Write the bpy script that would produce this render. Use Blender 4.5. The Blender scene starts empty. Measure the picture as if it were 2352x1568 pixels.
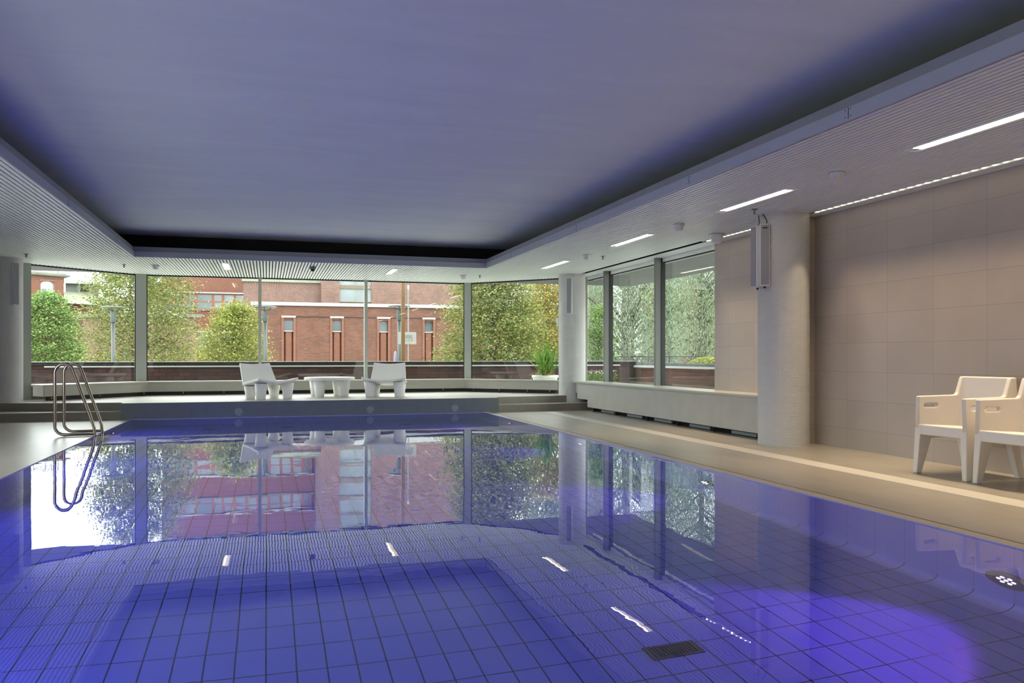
import bpy, math, random
from mathutils import Vector, Matrix
PI = math.pi
random.seed(7)
scene = bpy.context.scene
col = scene.collection

# ------------------------------------------------------------------ camera
F = 1865.0                       # focal length in pixels of the 2352 wide frame
YAW = math.atan(562 / F)         # the camera looks a little to the right of the pool's long axis
cam_d = bpy.data.cameras.new('camera')
cam = bpy.data.objects.new('camera', cam_d); col.objects.link(cam)
cam_d.sensor_width = 36.0
cam_d.lens = 36.0 * F / 2352
cam_d.shift_y = 36 / 2352
cam_d.clip_start = 0.05; cam_d.clip_end = 600
cam.location = (0, 0, 1.0)
cam.rotation_euler = (PI / 2, 0, -YAW)
scene.camera = cam

# ------------------------------------------------------------------ colour management
vs = scene.view_settings
vs.view_transform = 'Standard'; vs.look = 'None'; vs.gamma = 1.0; vs.use_curve_mapping = False
vs.exposure = 0.36
cy = scene.cycles
cy.max_bounces = 8; cy.diffuse_bounces = 4; cy.glossy_bounces = 4; cy.transmission_bounces = 6
cy.transparent_max_bounces = 12; cy.sample_clamp_indirect = 4.0; cy.blur_glossy = 1.0
cy.use_denoising = True

# ------------------------------------------------------------------ sky: bright overcast
SKY = 6.0
w = bpy.data.worlds.new('overcast_sky'); scene.world = w; w.use_nodes = True
nt = w.node_tree; nt.nodes.clear()
wo = nt.nodes.new('ShaderNodeOutputWorld'); bg = nt.nodes.new('ShaderNodeBackground')
tc = nt.nodes.new('ShaderNodeTexCoord'); sx = nt.nodes.new('ShaderNodeSeparateXYZ'); cr = nt.nodes.new('ShaderNodeValToRGB')
nt.links.new(tc.outputs['Generated'], sx.inputs[0]); nt.links.new(sx.outputs['Z'], cr.inputs[0])
cr.color_ramp.elements[0].position = 0.0; cr.color_ramp.elements[0].color = (0.86, 0.90, 0.93, 1)
cr.color_ramp.elements[1].position = 0.6; cr.color_ramp.elements[1].color = (1.0, 1.0, 1.0, 1)
nt.links.new(cr.outputs[0], bg.inputs['Color']); bg.inputs['Strength'].default_value = SKY
nt.links.new(bg.outputs[0], wo.inputs[0])

# ------------------------------------------------------------------ room measures
H = 2.62                         # slatted ceiling
PXL, PXR = -2.10, 3.77           # pool side walls
PYN, PYF = 0.95, 14.28           # pool near / far end
PZ = 0.26                        # raised platform
WZ = -0.006                      # water level
PD = -1.18                       # pool floor
CXL, CXR, CYF, CYN = -2.04, 3.78, 14.19, -1.5   # ceiling recess opening
BAY = [(-3.99, 15.94), (-2.42, 17.35), (4.19, 17.35), (5.83, 15.60)]
WRX = 6.22                       # right window wall
WR = 6.08                        # right tiled wall
WLX = -4.62

def add_light(name, kind, loc, rot, energy, color, **kw):
    L = bpy.data.lights.new(name, kind); L.energy = energy; L.color = color
    for k, v in kw.items(): setattr(L, k, v)
    o = bpy.data.objects.new(name, L); col.objects.link(o); o.location = loc; o.rotation_euler = rot
    return o

def portal(a, b, z0, z1):
    """light portal in a window opening running from a to b, facing the room"""
    a = Vector((a[0], a[1], 0)); b = Vector((b[0], b[1], 0)); d = b - a
    L = bpy.data.lights.new('window_portal', 'AREA'); L.shape = 'RECTANGLE'
    L.size = d.length; L.size_y = z1 - z0; L.cycles.is_portal = True
    o = bpy.data.objects.new('window_portal', L); col.objects.link(o)
    n = Vector((d.y, -d.x, 0)).normalized()          # room side is to the right of a->b
    o.location = (a + b) / 2 + Vector((0, 0, (z0 + z1) / 2)) - n * 0.06
    z = -n; x = d.normalized(); y = z.cross(x)
    o.matrix_world = Matrix(((x.x, y.x, z.x, o.location.x), (x.y, y.y, z.y, o.location.y), (x.z, y.z, z.z, o.location.z), (0, 0, 0, 1)))
for a, b in zip(BAY[:-1], BAY[1:]): portal(a, b, 0.5, 2.6)
portal((WRX, 15.2), (WRX, 10.2), 0.5, 2.6)
portal((WLX, -2.5), (WLX, 9.7), 0.4, 2.6)

# warm LED line along the right wall (sits in its slot; the bulbs are built below)
WARM = (1.0, 0.77, 0.50)
LED = 26.0
def led_ys():
    out = []; y = 7.40
    while y > -3.6: out.append(y); y -= 0.21
    return out + [10.0 - 0.21 * i for i in range(7)]
for y in led_ys():
    add_light('led_spot_light', 'SPOT', (5.87, y, 2.608), (0, math.radians(12), 0), LED, WARM, spot_size=math.radians(66), spot_blend=0.6, shadow_soft_size=0.02)
# underwater lamps
UW = [(PXR, 3.37, -0.72, -1), (PXR, 6.47, -0.72, -1), (PXR, 9.50, -0.68, -1), (PXR, 12.6, -0.70, -1),
      (PXL, 3.37, -0.72, 1), (PXL, 6.47, -0.72, 1), (PXL, 9.50, -0.70, 1), (PXL, 12.6, -0.70, 1)]
for x, y, z, s in UW:
    k_ = 1.0 if y < 5 else 0.5 if y < 8 else 0.28
    if s < 0: pw, c_, sz, tilt, bl = 115.0 * k_, (0.44, 0.10, 1.0), 78, 77, 0.35
    else: pw, c_, sz, tilt, bl = (118.0 if y < 5 else 165.0) * k_, (0.11, 0.095, 1.0), 165, 66, 0.5
    add_light('underwater_lamp_light', 'SPOT', (x + s * 0.06, y, z), (0, -math.radians(tilt) * s, 0),
              pw, c_, spot_size=math.radians(sz), spot_blend=bl, shadow_soft_size=0.05)

# ------------------------------------------------------------------ materials
MATS = {}
def mat(name, base=(0.8, 0.8, 0.8), rough=0.6, metal=0.0, spec=0.5, emit=None, es=0.0, noise=None, bump=None, coat=0.0):
    """principled; noise=(scale, amount) mottles the base colour, bump=(scale, strength)"""
    m = bpy.data.materials.new(name); m.use_nodes = True; MATS[name] = m
    n = m.node_tree; b = n.nodes['Principled BSDF']
    b.inputs['Base Color'].default_value = (*base, 1); b.inputs['Roughness'].default_value = rough
    b.inputs['Metallic'].default_value = metal; b.inputs['Specular IOR Level'].default_value = spec
    if coat: b.inputs['Coat Weight'].default_value = coat; b.inputs['Coat Roughness'].default_value = 0.1
    if emit: b.inputs['Emission Color'].default_value = (*emit, 1); b.inputs['Emission Strength'].default_value = es
    if noise or bump:
        t = n.nodes.new('ShaderNodeTexCoord')
    if noise:
        q = n.nodes.new('ShaderNodeTexNoise'); q.inputs['Scale'].default_value = noise[0]; q.inputs['Detail'].default_value = 5
        n.links.new(t.outputs['Object'], q.inputs['Vector'])
        r = n.nodes.new('ShaderNodeValToRGB'); a = noise[1]
        r.color_ramp.elements[0].position = 0.3; r.color_ramp.elements[1].position = 0.7
        r.color_ramp.elements[0].color = (*[c * (1 - a) for c in base], 1); r.color_ramp.elements[1].color = (*[min(1, c * (1 + a)) for c in base], 1)
        n.links.new(q.outputs['Fac'], r.inputs[0]); n.links.new(r.outputs[0], b.inputs['Base Color'])
    if bump:
        q2 = n.nodes.new('ShaderNodeTexNoise'); q2.inputs['Scale'].default_value = bump[0]; n.links.new(t.outputs['Object'], q2.inputs['Vector'])
        bp = n.nodes.new('ShaderNodeBump'); bp.inputs['Strength'].default_value = bump[1]; bp.inputs['Distance'].default_value = 0.01
        n.links.new(q2.outputs['Fac'], bp.inputs['Height']); n.links.new(bp.outputs[0], b.inputs['Normal'])
    return m

def math_node(n, op, a, b=None, c=None):
    q = n.nodes.new('ShaderNodeMath'); q.operation = op
    for i, v in enumerate((a, b, c)):
        if v is None: continue
        if isinstance(v, (int, float)): q.inputs[i].default_value = v
        else: n.links.new(v, q.inputs[i])
    return q.outputs[0]

def mixc(n, fac, a, b):
    q = n.nodes.new('ShaderNodeMix'); q.data_type = 'RGBA'
    for i, v in ((0, fac), (6, a), (7, b)):
        if isinstance(v, tuple): q.inputs[i].default_value = (*v, 1)
        elif isinstance(v, (int, float)): q.inputs[i].default_value = v
        else: n.links.new(v, q.inputs[i])
    return q.outputs[2]

def tiles(name, base, grout, su, sv, ou=0.0, ov=0.0, gap=0.004, rough=0.45, axes='XY', vary=0.08, noise=0.10, nscale=3.0, spec=0.5, stretch=None, stagger=0.0, line_u=True):
    """square-set tiles in world metres: joints at ou+k*su and ov+k*sv on the two axes"""
    m = bpy.data.materials.new(name); m.use_nodes = True; MATS[name] = m
    n = m.node_tree; b = n.nodes['Principled BSDF']; b.inputs['Roughness'].default_value = rough; b.inputs['Specular IOR Level'].default_value = spec
    t = n.nodes.new('ShaderNodeTexCoord'); s = n.nodes.new('ShaderNodeSeparateXYZ'); n.links.new(t.outputs['Object'], s.inputs[0])
    def cell(ax, size, off, shift=None):
        v = math_node(n, 'SUBTRACT', s.outputs[ax], off)
        v = math_node(n, 'DIVIDE', v, size)
        if shift is not None: v = math_node(n, 'ADD', v, shift)
        fl = math_node(n, 'FLOOR', v); fr = math_node(n, 'SUBTRACT', v, fl)
        d = math_node(n, 'SUBTRACT', 0.5, math_node(n, 'ABSOLUTE', math_node(n, 'SUBTRACT', fr, 0.5)))
        return fl, math_node(n, 'MULTIPLY', d, size)
    flv, dv = cell(axes[1], sv, ov)
    sh = math_node(n, 'MULTIPLY', math_node(n, 'MODULO', math_node(n, 'ABSOLUTE', flv), 2.0), stagger) if stagger else None
    flu, du = cell(axes[0], su, ou, sh)
    d = math_node(n, 'MINIMUM', du, dv) if line_u else dv
    g = math_node(n, 'LESS_THAN', d, gap / 2)
    cx = n.nodes.new('ShaderNodeCombineXYZ'); n.links.new(flu, cx.inputs[0]); n.links.new(flv, cx.inputs[1])
    wn = n.nodes.new('ShaderNodeTexWhiteNoise'); wn.noise_dimensions = '3D'; n.links.new(cx.outputs[0], wn.inputs['Vector'])
    nz = n.nodes.new('ShaderNodeTexNoise'); nz.inputs['Scale'].default_value = nscale; nz.inputs['Detail'].default_value = 6
    mp = n.nodes.new('ShaderNodeMapping'); n.links.new(t.outputs['Object'], mp.inputs[0])
    if stretch: mp.inputs['Scale'].default_value = stretch
    n.links.new(mp.outputs[0], nz.inputs['Vector'])
    v = math_node(n, 'MULTIPLY_ADD', wn.outputs['Value'], vary, 1 - vary / 2)
    v2 = math_node(n, 'MULTIPLY_ADD', nz.outputs['Fac'], noise * 2, 1 - noise)
    vv = math_node(n, 'MULTIPLY', v, v2)
    sc = n.nodes.new('ShaderNodeVectorMath'); sc.operation = 'SCALE'; sc.inputs[0].default_value = base; n.links.new(vv, sc.inputs['Scale'])
    n.links.new(mixc(n, g, sc.outputs[0], grout), b.inputs['Base Color'])
    bp = n.nodes.new('ShaderNodeBump'); bp.inputs['Strength'].default_value = 0.3; bp.inputs['Distance'].default_value = 0.002
    n.links.new(math_node(n, 'SUBTRACT', 1.0, g), bp.inputs['Height']); n.links.new(bp.outputs[0], b.inputs['Normal'])
    return m

def brick(name, c1, c2, mortar, bw=0.22, bh=0.075, ms=0.012, rough=0.85, plane='XZ', dark=0.25):
    m = bpy.data.materials.new(name); m.use_nodes = True; MATS[name] = m
    n = m.node_tree; b = n.nodes['Principled BSDF']; b.inputs['Roughness'].default_value = rough; b.inputs['Specular IOR Level'].default_value = 0.2
    t = n.nodes.new('ShaderNodeTexCoord'); s = n.nodes.new('ShaderNodeSeparateXYZ'); n.links.new(t.outputs['Object'], s.inputs[0])
    c = n.nodes.new('ShaderNodeCombineXYZ')
    u = math_node(n, 'ADD', s.outputs['X'], s.outputs['Y'])
    n.links.new(u, c.inputs[0]); n.links.new(s.outputs['Z'], c.inputs[1])
    k = n.nodes.new('ShaderNodeTexBrick'); n.links.new(c.outputs[0], k.inputs['Vector'])
    k.inputs['Color1'].default_value = (*c1, 1); k.inputs['Color2'].default_value = (*c2, 1); k.inputs['Mortar'].default_value = (*mortar, 1)
    k.inputs['Scale'].default_value = 1.0; k.inputs['Brick Width'].default_value = bw; k.inputs['Row Height'].default_value = bh
    k.inputs['Mortar Size'].default_value = ms; k.inputs['Bias'].default_value = -0.1
    nz = n.nodes.new('ShaderNodeTexNoise'); nz.inputs['Scale'].default_value = 0.9; nz.inputs['Detail'].default_value = 8; nz.inputs['Roughness'].default_value = 0.7
    n.links.new(t.outputs['Object'], nz.inputs['Vector'])
    v = math_node(n, 'MULTIPLY_ADD', nz.outputs['Fac'], dark * 2, 1 - dark)
    sc = n.nodes.new('ShaderNodeVectorMath'); sc.operation = 'SCALE'; n.links.new(k.outputs['Color'], sc.inputs[0]); n.links.new(v, sc.inputs['Scale'])
    n.links.new(sc.outputs[0], b.inputs['Base Color'])
    return m

def glass(name, tint=(0.93, 0.96, 0.94), f0=0.045):
    m = bpy.data.materials.new(name); m.use_nodes = True; MATS[name] = m
    n = m.node_tree; n.nodes.clear()
    o = n.nodes.new('ShaderNodeOutputMaterial'); tr = n.nodes.new('ShaderNodeBsdfTransparent'); gl = n.nodes.new('ShaderNodeBsdfGlossy')
    tr.inputs[0].default_value = (*tint, 1); gl.inputs['Roughness'].default_value = 0.0
    ge = n.nodes.new('ShaderNodeNewGeometry'); dp = n.nodes.new('ShaderNodeVectorMath'); dp.operation = 'DOT_PRODUCT'
    n.links.new(ge.outputs['Normal'], dp.inputs[0]); n.links.new(ge.outputs['Incoming'], dp.inputs[1])
    a = math_node(n, 'SUBTRACT', 1.0, math_node(n, 'ABSOLUTE', dp.outputs['Value']))
    f = math_node(n, 'MULTIPLY_ADD', math_node(n, 'POWER', a, 5.0), 1 - f0, f0)
    mx = n.nodes.new('ShaderNodeMixShader'); n.links.new(f, mx.inputs[0]); n.links.new(tr.outputs[0], mx.inputs[1]); n.links.new(gl.outputs[0], mx.inputs[2])
    n.links.new(mx.outputs[0], o.inputs[0])
    return m

def leafmat(name, cols, trans=0.35):
    m = bpy.data.materials.new(name); m.use_nodes = True; MATS[name] = m
    n = m.node_tree; n.nodes.clear(); o = n.nodes.new('ShaderNodeOutputMaterial')
    ge = n.nodes.new('ShaderNodeNewGeometry'); r = n.nodes.new('ShaderNodeValToRGB'); r.color_ramp.interpolation = 'LINEAR'
    els = r.color_ramp.elements
    while len(els) < len(cols): els.new(0.5)
    for i, c in enumerate(cols): els[i].position = i / (len(cols) - 1); els[i].color = (*c, 1)
    n.links.new(ge.outputs['Random Per Island'], r.inputs[0])
    d = n.nodes.new('ShaderNodeBsdfDiffuse'); t = n.nodes.new('ShaderNodeBsdfTranslucent')
    n.links.new(r.outputs[0], d.inputs[0]); n.links.new(r.outputs[0], t.inputs[0])
    mx = n.nodes.new('ShaderNodeMixShader'); mx.inputs[0].default_value = trans
    n.links.new(d.outputs[0], mx.inputs[1]); n.links.new(t.outputs[0], mx.inputs[2]); n.links.new(mx.outputs[0], o.inputs[0])
    return m

M = MATS
mat('ceiling_fabric', (0.40, 0.42, 0.46), 0.8, noise=(1.2, 0.04))
mat('slat_metal', (0.84, 0.88, 0.85), 0.42, spec=0.4)
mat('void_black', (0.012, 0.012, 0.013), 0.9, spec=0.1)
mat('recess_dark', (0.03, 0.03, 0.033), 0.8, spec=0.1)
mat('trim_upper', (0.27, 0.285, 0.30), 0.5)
mat('trim_metal', (0.40, 0.43, 0.49), 0.4, spec=0.5)
mat('joint_brown', (0.12, 0.10, 0.08), 0.8)
mat('seam_dark', (0.03, 0.03, 0.04), 0.8)
mat('frame_grey', (0.18, 0.186, 0.162), 0.45)
mat('frame_light', (0.442, 0.4675, 0.425), 0.4)
mat('gasket', (0.012, 0.013, 0.013), 0.5)
mat('stone_sill', (0.4836, 0.4758, 0.4134), 0.32, noise=(6, 0.03))
mat('stone_panel', (0.448, 0.432, 0.376), 0.5, noise=(4, 0.05))
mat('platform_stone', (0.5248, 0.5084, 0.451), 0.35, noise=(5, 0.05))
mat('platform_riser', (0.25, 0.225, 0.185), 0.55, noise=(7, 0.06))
mat('jet_white', (0.26, 0.30, 0.31), 0.4)
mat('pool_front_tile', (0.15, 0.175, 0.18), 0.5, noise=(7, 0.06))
mat('white_plastic', (0.92, 0.91, 0.88), 0.42, spec=0.4)
mat('warm_plastic', (0.84, 0.78, 0.70), 0.45, spec=0.35)
mat('steel', (0.40, 0.34, 0.28), 0.22, metal=1.0)
mat('speaker_grille', (0.30, 0.30, 0.32), 0.6)
mat('speaker_white', (0.72, 0.72, 0.72), 0.45)
mat('black_plastic', (0.015, 0.015, 0.016), 0.35)
mat('grey_box', (0.16, 0.19, 0.20), 0.6)
mat('brass', (0.45, 0.33, 0.12), 0.35, metal=1.0)
mat('diffuser', (0.9, 0.88, 0.82), 0.6, emit=(1.0, 0.84, 0.66), es=0.95)
mat('led_line', (1, 1, 1), 0.6, emit=(1.0, 0.88, 0.70), es=16.0)
mat('bulb', (1, 1, 1), 0.6, emit=(1.0, 0.86, 0.62), es=9.0)
mat('uw_lens', (0.4, 0.3, 0.8), 0.3, emit=(0.30, 0.12, 1.0), es=1.8)
mat('uw_led', (0.8, 0.8, 1.0), 0.3, emit=(0.62, 0.50, 1.0), es=3.0)
mat('uw_ring', (0.05, 0.06, 0.09), 0.5)
mat('grate_dark', (0.030, 0.045, 0.045), 0.6)
mat('asphalt', (0.30, 0.30, 0.28), 0.9, noise=(2, 0.15))
mat('terrace_slab', (0.6, 0.59, 0.55), 0.8, noise=(2, 0.1))
mat('concrete_soffit', (0.07843, 0.08525, 0.07843), 0.75, noise=(1.5, 0.12))
mat('coping_dark', (0.016, 0.015, 0.014), 0.9, spec=0.08, noise=(8, 0.3))
mat('coping_edge', (0.3542, 0.372, 0.3601), 0.4)
mat('roof_grey', (0.1181, 0.1299, 0.1122), 0.8, noise=(0.8, 0.15))
mat('roof_green', (0.2066, 0.2244, 0.1594), 0.8, noise=(0.8, 0.15))
mat('spandrel_tan', (0.1299, 0.1004, 0.07085), 0.7)
mat('white_paint', (0.2952, 0.307, 0.2952), 0.5)
mat('orange_frame', (0.2362, 0.07675, 0.03542), 0.6)
mat('win_glass', (0.1004, 0.124, 0.1299), 0.15, spec=0.8, noise=(0.5, 0.4))
mat('win_dark', (0.05, 0.08, 0.08), 0.15, spec=0.8)
mat('lamp_metal', (0.04221, 0.05522, 0.05522), 0.4)
mat('lamp_glass', (0.09919, 0.124, 0.1157), 0.3)
mat('pole_wood', (0.1181, 0.06199, 0.01771), 0.6, noise=(3, 0.15))
mat('bark', (0.075, 0.06, 0.045), 0.9, noise=(8, 0.3))
mat('fence_black', (0.02, 0.02, 0.02), 0.6)
mat('sign_white', (0.2952, 0.2952, 0.2716), 0.5)
mat('sign_ink', (0.09, 0.09, 0.08), 0.7)
mat('sign_yellow', (0.75, 0.50, 0.04), 0.6)
mat('parasol_cloth', (0.22, 0.20, 0.27), 0.8)
mat('soil', (0.04, 0.03, 0.02), 0.9)
tiles('wall_tile', (0.43, 0.385, 0.34), (0.29, 0.255, 0.215), 0.604, 0.31, ou=7.46, ov=0.221, gap=0.0035, axes='YZ', rough=0.42, vary=0.07, noise=0.10, nscale=2.5, spec=0.4)
tiles('wall_tile_cross', (0.43, 0.385, 0.34), (0.29, 0.255, 0.215), 0.604, 0.31, ou=6.08, ov=0.221, gap=0.0035, axes='XZ', rough=0.42, vary=0.07, noise=0.10, nscale=2.5, spec=0.4)
tiles('deck_tile', (0.335, 0.305, 0.255), (0.215, 0.195, 0.16), 0.30, 0.60, ou=4.30, ov=0.3, gap=0.004, rough=0.33, vary=0.08, noise=0.16, nscale=2.2, stretch=(2.2, 0.5, 1), stagger=0.5)
tiles('drain_channel', (0.62, 0.59, 0.52), (0.46, 0.43, 0.38), 0.5, 0.012, gap=0.004, rough=0.5, vary=0.0, noise=0.04, line_u=False)
tiles('edge_grating', (0.50, 0.44, 0.36), (0.38, 0.32, 0.26), 0.5, 0.0105, gap=0.003, rough=0.5, vary=0.0, noise=0.04, line_u=False)
TB = (0.15, 0.185, 0.50); TW = (0.27, 0.29, 0.56); TG = (0.035, 0.05, 0.065)
tiles('pool_floor_tile', TB, TG, 0.1366, 0.257, ou=-0.006, ov=3.333, gap=0.0075, rough=0.3, vary=0.05, noise=0.04, nscale=6)
tiles('pool_side_tile', TW, (0.16, 0.19, 0.26), 0.257, 0.066, ou=3.333, ov=-1.08, gap=0.004, rough=0.3, axes='YZ', vary=0.03, noise=0.04, nscale=6)
tiles('pool_side_joint', TW, TG, 0.257, 9.0, ou=3.333, ov=-5, gap=0.0075, rough=0.3, axes='YZ', vary=0.03, noise=0.04, nscale=6)
tiles('pool_end_tile', TB, (0.10, 0.12, 0.18), 0.257, 0.128, ou=-0.006, ov=-1.08, gap=0.005, rough=0.3, axes='XZ', vary=0.03, noise=0.04, nscale=6)
brick('brick_front', (0.1629, 0.06111, 0.03621), (0.09053, 0.043, 0.03168), (0.09954, 0.07469, 0.06111), 0.24, 0.078, 0.012, dark=0.45)
brick('brick_brown', (0.175, 0.072, 0.05), (0.075, 0.040, 0.034), (0.19, 0.15, 0.125), 0.28, 0.10, 0.02, dark=0.4)
brick('brick_orange', (0.1859, 0.07528, 0.04649), (0.1506, 0.06199, 0.03985), (0.155, 0.08413, 0.06199), 0.26, 0.09, 0.014, dark=0.2)
brick('brick_parapet', (0.05338, 0.0244, 0.02034), (0.02796, 0.01627, 0.01525), (0.01525, 0.01322, 0.01322), 0.26, 0.083, 0.008, dark=0.4)
brick('brick_parapet_light', (0.1017, 0.0483, 0.03559), (0.07118, 0.04067, 0.03305), (0.04576, 0.03813, 0.03457), 0.26, 0.083, 0.008, dark=0.35)
glass('window_glass')
leafmat('leaf_green', [(0.045, 0.10, 0.025), (0.11, 0.21, 0.05), (0.20, 0.31, 0.09), (0.31, 0.38, 0.16)])
leafmat('leaf_yellow', [(0.05904, 0.09594, 0.02952), (0.1255, 0.1771, 0.05166), (0.2214, 0.2657, 0.08856), (0.3321, 0.3469, 0.1476), (0.3247, 0.2362, 0.05904)])
leafmat('leaf_bright', [(0.1033, 0.1624, 0.02952), (0.2214, 0.2731, 0.05904), (0.3173, 0.3321, 0.1033), (0.3838, 0.3469, 0.1624)])
leafmat('leaf_orange', [(0.13, 0.17, 0.04), (0.26, 0.28, 0.08), (0.40, 0.33, 0.11), (0.44, 0.24, 0.08)])
leafmat('leaf_willow', [(0.1228, 0.1841, 0.1004), (0.2009, 0.2678, 0.1674), (0.2902, 0.346, 0.2455), (0.3794, 0.4185, 0.3236)])
leafmat('leaf_sword', [(0.082, 0.1968, 0.0328), (0.164, 0.3116, 0.0574), (0.328, 0.451, 0.1148)])
leafmat('leaf_straw', [(0.369, 0.2952, 0.0656), (0.4756, 0.3936, 0.1312)])
leafmat('petal_white', [(0.75, 0.77, 0.72), (0.6, 0.62, 0.56)])

# white mosaic of small round tiles on the columns (u = arc length, v = height)
m = mat('round_mosaic', (0.70, 0.70, 0.68), 0.28, spec=0.5); n = m.node_tree; b = n.nodes['Principled BSDF']
uv = n.nodes.new('ShaderNodeUVMap'); s = n.nodes.new('ShaderNodeSeparateXYZ'); n.links.new(uv.outputs[0], s.inputs[0])
k = 2 * PI / 0.021
t1 = math_node(n, 'COSINE', math_node(n, 'MULTIPLY', s.outputs['Y'], k * 1.1547))
t2 = math_node(n, 'COSINE', math_node(n, 'ADD', math_node(n, 'MULTIPLY', s.outputs['X'], k), math_node(n, 'MULTIPLY', s.outputs['Y'], -k * 0.57735)))
t3 = math_node(n, 'COSINE', math_node(n, 'ADD', math_node(n, 'MULTIPLY', s.outputs['X'], k), math_node(n, 'MULTIPLY', s.outputs['Y'], k * 0.57735)))
hh = math_node(n, 'ADD', t1, math_node(n, 'ADD', t2, t3))
hc = math_node(n, 'MINIMUM', hh, 0.6)
fac = math_node(n, 'LESS_THAN', hh, -1.15)
n.links.new(mixc(n, fac, (0.70, 0.70, 0.68), (0.50, 0.50, 0.48)), b.inputs['Base Color'])
bp = n.nodes.new('ShaderNodeBump'); bp.inputs['Strength'].default_value = 1.0; bp.inputs['Distance'].default_value = 0.0024
n.links.new(hc, bp.inputs['Height']); n.links.new(bp.outputs[0], b.inputs['Normal'])

# ceiling: faint brushed streaks running across the room
m = M['ceiling_fabric']; n = m.node_tree; b = n.nodes['Principled BSDF']
t = n.nodes.new('ShaderNodeTexCoord'); mp = n.nodes.new('ShaderNodeMapping'); mp.inputs['Scale'].default_value = (0.45, 2.2, 1)
n.links.new(t.outputs['Object'], mp.inputs[0])
nz = n.nodes.new('ShaderNodeTexNoise'); nz.inputs['Scale'].default_value = 1.0; nz.inputs['Detail'].default_value = 8; nz.inputs['Roughness'].default_value = 0.62
nz.inputs['Distortion'].default_value = 0.6
n.links.new(mp.outputs[0], nz.inputs['Vector'])
r = n.nodes.new('ShaderNodeValToRGB'); r.color_ramp.elements[0].position = 0.3; r.color_ramp.elements[1].position = 0.7
r.color_ramp.elements[0].color = (0.74, 0.80, 0.80, 1); r.color_ramp.elements[1].color = (0.82, 0.88, 0.88, 1)
n.links.new(nz.outputs['Fac'], r.inputs[0]); n.links.new(r.outputs[0], b.inputs['Base Color'])

# water
m = bpy.data.materials.new('pool_water'); m.use_nodes = True; M['pool_water'] = m
n = m.node_tree; n.nodes.clear(); o = n.nodes.new('ShaderNodeOutputMaterial'); g = n.nodes.new('ShaderNodeBsdfGlass')
g.inputs['IOR'].default_value = 1.333; g.inputs['Roughness'].default_value = 0.0; g.inputs['Color'].default_value = (0.97, 0.98, 1.0, 1)
t = n.nodes.new('ShaderNodeTexCoord')
n1 = n.nodes.new('ShaderNodeTexNoise'); n1.inputs['Scale'].default_value = 1.1; n1.inputs['Detail'].default_value = 1.5
n2 = n.nodes.new('ShaderNodeTexNoise'); n2.inputs['Scale'].default_value = 5.5; n2.inputs['Detail'].default_value = 2.0
n3 = n.nodes.new('ShaderNodeTexNoise'); n3.inputs['Scale'].default_value = 0.35
for q in (n1, n2, n3): n.links.new(t.outputs['Object'], q.inputs['Vector'])
msk = n.nodes.new('ShaderNodeMapRange'); msk.inputs[1].default_value = 0.42; msk.inputs[2].default_value = 0.62; msk.inputs[3].default_value = 0.15; msk.inputs[4].default_value = 1.0
n.links.new(n3.outputs['Fac'], msk.inputs[0])
hgt = math_node(n, 'ADD', math_node(n, 'MULTIPLY', n1.outputs['Fac'], 0.0018), math_node(n, 'MULTIPLY', math_node(n, 'MULTIPLY', n2.outputs['Fac'], msk.outputs[0]), 0.0004))
bp = n.nodes.new('ShaderNodeBump'); bp.inputs['Strength'].default_value = 1.0; bp.inputs['Distance'].default_value = 1.0
n.links.new(hgt, bp.inputs['Height']); n.links.new(bp.outputs[0], g.inputs['Normal']); n.links.new(g.outputs[0], o.inputs[0])

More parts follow.
